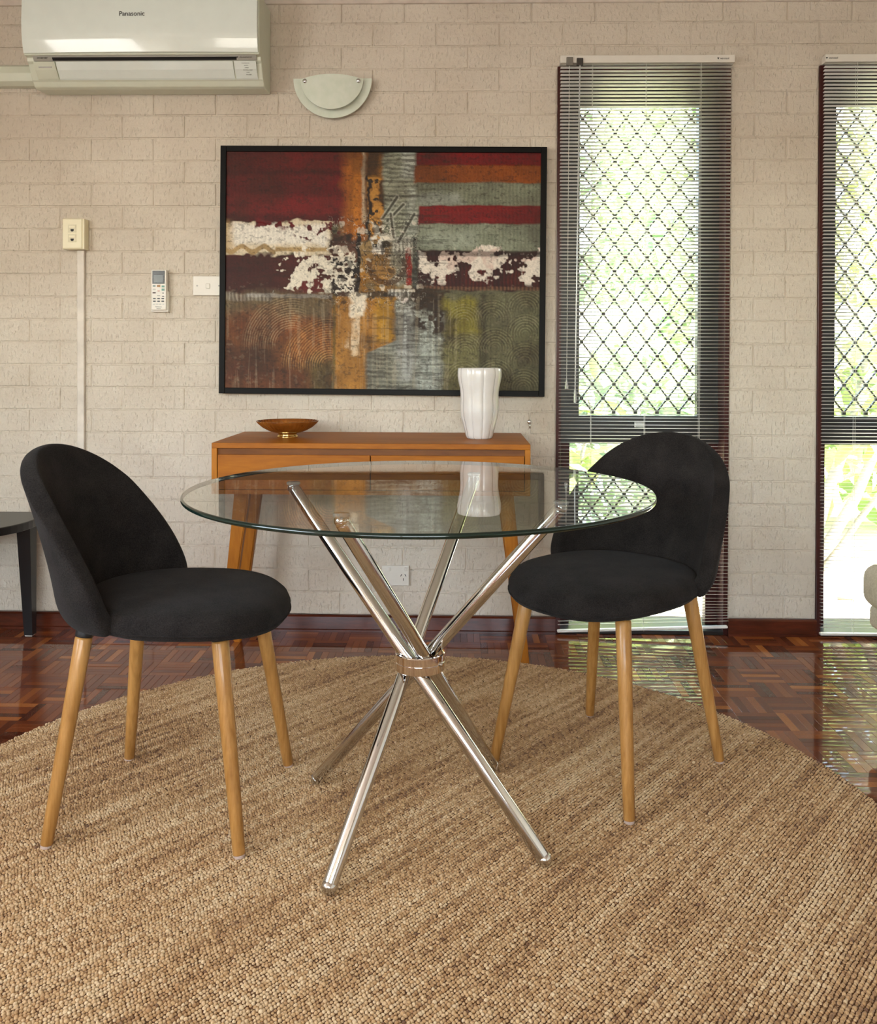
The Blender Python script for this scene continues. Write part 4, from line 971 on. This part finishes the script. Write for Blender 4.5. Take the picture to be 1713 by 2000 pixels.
def build_remote():
    r = root('remote_control', (-1.137, YW - .001, 1.214), 'white air conditioner remote in a wall holder left of the painting', 'remote')
    link('holder', box(-.034, .033, -.022, 0, 0, .080, .003), M_WHITE, r)
    b = link('handset', box(-.030, .029, -.034, -.010, .006, .160, .004, 3), M_WHITE, r)
    sc = link('screen', box(-.024, .023, -.0352, -.034, .106, .155, .0008), simple('screen_bezel', (30, 32, 32), .2), b); link('display', box(-.018, .017, -.0356, -.0352, .111, .139), simple('lcd_grey', (98, 106, 106), .2), sc)
    def btn(x, z, w, h, c): link('button', box(x - w / 2, x + w / 2, -.0358, -.034, z - h / 2, z + h / 2, .0007), simple('button_tone', c, .5, var=.02), b)
    btn(-.017, .098, .010, .006, (136, 156, 150)); btn(0, .098, .012, .008, (164, 120, 72)); btn(.017, .096, .011, .007, (112, 160, 148)); btn(.017, .084, .011, .008, (112, 160, 148))
    btn(-.017, .085, .010, .005, (186, 188, 184)); btn(0, .079, .008, .005, (208, 170, 160)); btn(-.017, .072, .012, .005, (74, 56, 60)); btn(.017, .071, .005, .005, (150, 150, 150)); btn(0, .061, .011, .003, (160, 160, 156)); btn(.017, .059, .008, .003, (60, 64, 66))
    for z in (.050, .040):
        for x in (-.016, .0, .016): btn(x, z, .010, .0045, (70, 78, 84))
    for x in (-.018, -.006, .006, .018): btn(x, .029, .007, .005, (206, 208, 204))
    link('maker_mark', text_mesh('Panasonic', .0062), M_PRINT, b, (0, -.0343, .019)); link('small_mark', text_mesh('INVERTER', .0036), M_PRINT, b, (0, -.0343, .012))
build_remote()

def build_switch():
    r = root('light_switch', (-0.956, YW - .001, 1.278), 'white light switch plate half hidden behind the painting frame', 'switch')
    p = link('plate', box(-.058, .058, -.009, 0, 0, .074, .002), M_WHITE, r); link('rocker', box(-.008, .008, -.013, -.009, .026, .046, .003), M_WHITE, p)
    for s in (-1, 1): link('screw', lathe([(.003, 0), (.003, .0008)], 12), M_GREYP, p, (s * .042, -.009, .037), (PI / 2, 0, 0))
build_switch()

def build_power():
    r = root('power_point', (-0.233, YW - .001, .176), 'white power point low on the wall behind the glass table', 'power point')
    p = link('plate', box(-.056, .048, -.010, 0, 0, .076, .002), M_WHITE, r)
    for (cx, cz, a) in ((.018, .040, .5), (.034, .040, -.5), (.026, .024, 0)):
        s = link('slot', box(-.0012, .0012, -.0106, -.0099, -.0048, .0048), M_DARK, p, (cx, 0, cz), (0, a, 0))
    link('switch_button', box(.030, .040, -.014, -.010, .056, .070, .002), M_WHITE, p); link('switch_button', box(-.034, -.024, -.014, -.010, .056, .070, .002), M_WHITE, p)
build_power()

def build_hook():
    r = root('wall_hook', (0.270, YW - .001, .775), 'small metal cup hook on the wall beside the console table', 'hook')
    pts = [(0, 0, .026), (0, -.016, .026), (0, -.024, .020), (0, -.026, .010), (0, -.020, .003), (0, -.012, .004), (0, -.009, .010)]
    link('wire', tube_path(pts, .0022, 8), M_CHROME, r, smooth=True); link('rosette', along(lathe([(.009, 0), (.008, .003), (.004, .005)], 16), (0, 0, .026), (0, -1, .026)), M_CHROME, r, smooth=True)
build_hook()

# ------------------------------------------------------------------ black side table, far left
def build_side_table():
    r = root('side_table', (-1.60, 3.215, 0), 'low black side table with a tapered leg behind the left chair', 'side table')
    mk = simple('black_satin', (16, 16, 17), 0.28, var=.05)
    legs = [(0, 0), (-.74, -.03), (-.37, -.58)]
    cx, cy = -.37, -.20; pts = []
    for k in range(96):
        a = 2 * PI * k / 96; rr = .395 + .055 * math.cos(3 * (a - math.radians(28))); pts.append((cx + rr * math.cos(a), cy + rr * math.sin(a)))
    pts = [(x, min(y, .08)) for x, y in pts]
    link('top', prism(pts, .030, 'Z', .004), mk, r, (0, 0, .418))
    for (x, y) in legs:
        V = []
        for (z, w, ox, oy) in ((0.003, .0155, 0, 0), (.42, .026, (cx - x) * .03, (cy - y) * .03)):
            for (p, q) in ((-1, -1), (1, -1), (1, 1), (-1, 1)): V.append((x + ox + p * w, y + oy + q * w, z))
        lg = link('leg', pyd(V, [(0, 1, 5, 4), (1, 2, 6, 5), (2, 3, 7, 6), (3, 0, 4, 7), (3, 2, 1, 0), (4, 5, 6, 7)]), mk, r); link('glide', box(x - .013, x + .013, y - .013, y + .013, 0, .003), M_WHITE, lg)
build_side_table()

# ------------------------------------------------------------------ beige armchair, far right
def build_armchair():
    r = root('armchair', (1.612, 2.385, 0), 'beige upholstered armchair entering at the right edge', 'armchair')
    fb = fabric('beige_boucle', (196, 188, 172), (224, 217, 203), 420)
    link('seat_cushion', box(-.370, .36, -.34, .34, .285, .418, .045, 5), fb, r, smooth=True)
    link('base', box(-.345, .36, -.33, .33, .218, .292, .020, 4), fb, r, smooth=True)
    link('backrest', box(.24, .40, -.36, .36, .22, .82, .06, 5), fb, r, smooth=True)
    for s in (-1, 1): link('arm', box(-.12, .36, s * .36 - .055, s * .36 + .055, .22, .56, .045, 5), fb, r, smooth=True)
    for sx in (-.26, .30):
        for sy in (-.27, .27): link('leg', rod((sx, sy, 0), (sx, sy, .225), .013, .020, 16), M_BEECH, r, smooth=True)
build_armchair()

# ------------------------------------------------------------------ garden behind the windows
def leaves_mesh(centres, size, droop, seed, aspect=.42):
    rr = np.random.default_rng(seed); n = len(centres); yaw = rr.uniform(0, 2 * PI, n); tilt = rr.normal(droop, .5, n); roll = rr.normal(0, .6, n); L = size * rr.uniform(.6, 1.3, n)
    base = np.array([(0, 0, 0), (.35, .5, .05), (.35, -.5, .05), (.72, .36, .0), (.72, -.36, 0), (1, 0, -.12), (.4, 0, -.04)]); base[:, 1] *= aspect
    fa = np.array([(0, 1, 6), (0, 6, 2), (1, 3, 6), (6, 4, 2), (3, 5, 6), (6, 5, 4)])
    cr, sr = np.cos(roll), np.sin(roll); ct, st = np.cos(tilt), np.sin(tilt); cy, sy = np.cos(yaw), np.sin(yaw)
    x = base[None, :, 0] * L[:, None]; y0 = base[None, :, 1] * L[:, None]; z0 = base[None, :, 2] * L[:, None]
    y = y0 * cr[:, None] - z0 * sr[:, None]; z = y0 * sr[:, None] + z0 * cr[:, None]
    x2 = x * ct[:, None] - z * st[:, None]; z2 = x * st[:, None] + z * ct[:, None]
    X = x2 * cy[:, None] - y * sy[:, None] + centres[:, 0:1]; Y = x2 * sy[:, None] + y * cy[:, None] + centres[:, 1:2]; Z = z2 + centres[:, 2:3]
    V = np.stack([X, Y, Z], -1).reshape(-1, 3); Fc = (fa[None] + (np.arange(n) * 7)[:, None, None]).reshape(-1, 3)
    me = bpy.data.meshes.new('leaves'); me.vertices.add(len(V)); me.vertices.foreach_set('co', V.astype(np.float32).ravel()); me.loops.add(Fc.size); me.loops.foreach_set('vertex_index', Fc.ravel().astype(np.int32))
    me.polygons.add(len(Fc)); me.polygons.foreach_set('loop_start', np.arange(0, Fc.size, 3, dtype=np.int32)); me.update(calc_edges=True); return me

def leaf_mat(name, a, b):
    m = NT(name); m.set(Roughness=0.45, Subsurface_Weight=0.0); g = m.n('ShaderNodeNewGeometry')
    col = m.ramp(g.outputs['Random Per Island'], [(0, lin(a)), (1, lin(b))]); m.base(col)
    tl = m.n('ShaderNodeBsdfTranslucent'); m.l(col, tl.inputs[0]); mx = m.n('ShaderNodeMixShader'); mx.inputs[0].default_value = .4; m.l(m.b.outputs[0], mx.inputs[1]); m.l(tl.outputs[0], mx.inputs[2]); m.l(mx.outputs[0], m.out.inputs[0]); return m.m
M_LEAF_A = leaf_mat('leaf_mid_green', (84, 112, 66), (176, 194, 142)); M_LEAF_B = leaf_mat('leaf_yellow_green', (120, 146, 74), (200, 210, 150)); M_LEAF_C = leaf_mat('leaf_dusty_green', (100, 124, 92), (184, 198, 170))
M_BARK = simple('grey_bark', (150, 146, 136), .9, var=.25, bump=.4, bscale=60)
GZ = -0.10
paving = simple('pale_concrete', (206, 200, 190), .85, var=.08, bump=.2); lawn = simple('garden_bed', (150, 150, 104), .95, var=.3, nscale=6)
tag(link('garden_ground', box(-12, 14, YW + .23, 24, GZ - .1, GZ), lawn), 'garden bed beyond the windows', kind='structure')
tag(link('garden_path', box(-3, 6, YW + .24, YW + 1.55, GZ, GZ + .03), paving), 'pale concrete path outside the windows', kind='structure')
fence = root('garden_fence', (2.0, 9.0, GZ), 'pale paling fence at the back of the garden', 'fence')
mf = simple('pale_paling', (206, 204, 196), .8, var=.12)
for k in range(90): link('paling', box(-.055, .055, -.01, .01, 0, 1.7 + .02 * math.sin(k * 2.1), .004, 1), mf, fence, (-5.2 + k * .118, 0, 0))
for z in (.35, 1.3): link('fence_rail', box(-5.3, 5.4, .012, .05, z, z + .09), mf, fence)

def shrub(loc, rx, rz, n, size, mat, label, seed, stems=5, group='shrubs and trees in the garden', hollow=.35, name='shrub', cat='shrub', z0=.15):
    r = root(name, (loc[0], loc[1], GZ), label, cat, group)
    rr = np.random.default_rng(seed); d = rr.normal(size=(n, 3)); d /= np.linalg.norm(d, axis=1)[:, None]; q = rr.uniform(hollow, 1, n) ** .6
    lump = 1 + .22 * np.sin(d[:, 0] * 5 + seed) * np.cos(d[:, 2] * 6 + seed * 2)
    P = d * (q * lump)[:, None] * np.array([rx, rx, rz]) + np.array([0, 0, z0 + rz])
    tag(link('foliage', leaves_mesh(P, size, -.25, seed + 1), mat, r), kind='stuff')
    for k in range(stems):
        a = 2 * PI * k / max(1, stems) + seed; e = (math.cos(a) * rx * .5, math.sin(a) * rx * .5, z0 + rz * 1.2)
        link('stem', tube_path([(e[0] * .12, e[1] * .12, 0), (e[0] * .4, e[1] * .35, e[2] * .5), e], [.022, .016, .006], 7), M_BARK, r)
    return r
shrub((1.02, 5.35), .50, .62, 520, .17, M_LEAF_C, 'dusty green shrub nearest the left window', 11)
shrub((1.95, 6.95), .62, .85, 700, .18, M_LEAF_A, 'mid green shrub farther back behind the left window', 12)
shrub((2.95, 5.95), .48, .62, 480, .20, M_LEAF_B, 'yellow green leafy shrub behind the right window', 13)
shrub((4.10, 7.20), .70, .95, 700, .19, M_LEAF_A, 'mid green shrub farther back behind the right window', 14)
shrub((0.35, 7.30), .62, .85, 600, .19, M_LEAF_A, 'broad green shrub near the fence on the far left', 15)
shrub((1.90, 11.2), 1.35, 1.75, 1700, .22, M_LEAF_C, 'dusty green tree above the fence behind the left window', 16, 3, name='garden_tree', cat='tree', z0=1.2)
shrub((5.30, 11.3), 1.35, 1.75, 1700, .22, M_LEAF_B, 'yellow green tree above the fence behind the right window', 17, 3, name='garden_tree', cat='tree', z0=1.1)
shrub((3.60, 14.5), 1.6, 2.3, 1600, .26, M_LEAF_A, 'green tree farthest back, seen between the two windows', 18, 2, name='garden_tree', cat='tree', z0=1.4)

def cane(loc, leans, label, seed):
    r = root('frangipani', (loc[0], loc[1], GZ), label, 'tree'); rr = np.random.default_rng(seed); tips = []
    for (dx, dy, h, rad) in leans:
        p = [(dx * t + .03 * math.sin(t * 7 + dx * 9), dy * t, h * t) for t in np.linspace(0, 1, 7)]
        link('trunk', tube_path(p, [rad * (1 - .45 * t) for t in np.linspace(0, 1, 7)], 9), M_BARK, r, smooth=True); tips.append(p[-1]); tips.append(p[4])
    P = np.concatenate([np.array(t)[None] + rr.normal(0, .13, (26, 3)) for t in tips]); tag(link('foliage', leaves_mesh(P, .20, -.2, seed + 3, .36), M_LEAF_B, r), kind='stuff')
cane((1.86, 4.62), [(.36, .1, 1.35, .035), (.60, .0, 1.25, .032), (.16, .2, 1.1, .022), (.85, .1, .9, .02)], 'grey stemmed tree with slanting trunks behind the right window', 31)
cane((0.42, 4.15), [(.02, .1, .75, .016), (.16, -.05, .8, .016), (.30, .1, .6, .012)], 'low leafy plant behind the lower pane of the left window', 35)
ml = simple('dry_leaf', (206, 140, 60), .7, var=.2)
for k, (x, y, a) in enumerate(((1.76, 4.08, .4), (1.98, 3.86, 2.0))):
    me = leaves_mesh(np.array([[0., 0., 0.]]), .11, 0.05, 50 + k); o = link('fallen_leaf', me, ml, None, (x, y, GZ + .036), (0, 0, a)); md = o.modifiers.new('t', 'SOLIDIFY'); md.thickness = .002
    tag(o, ('dry orange leaf on the path, the nearer of two outside the right window', 'dry orange leaf on the path, the farther of two outside the right window')[1 - k], 'leaf', 'fallen leaves')
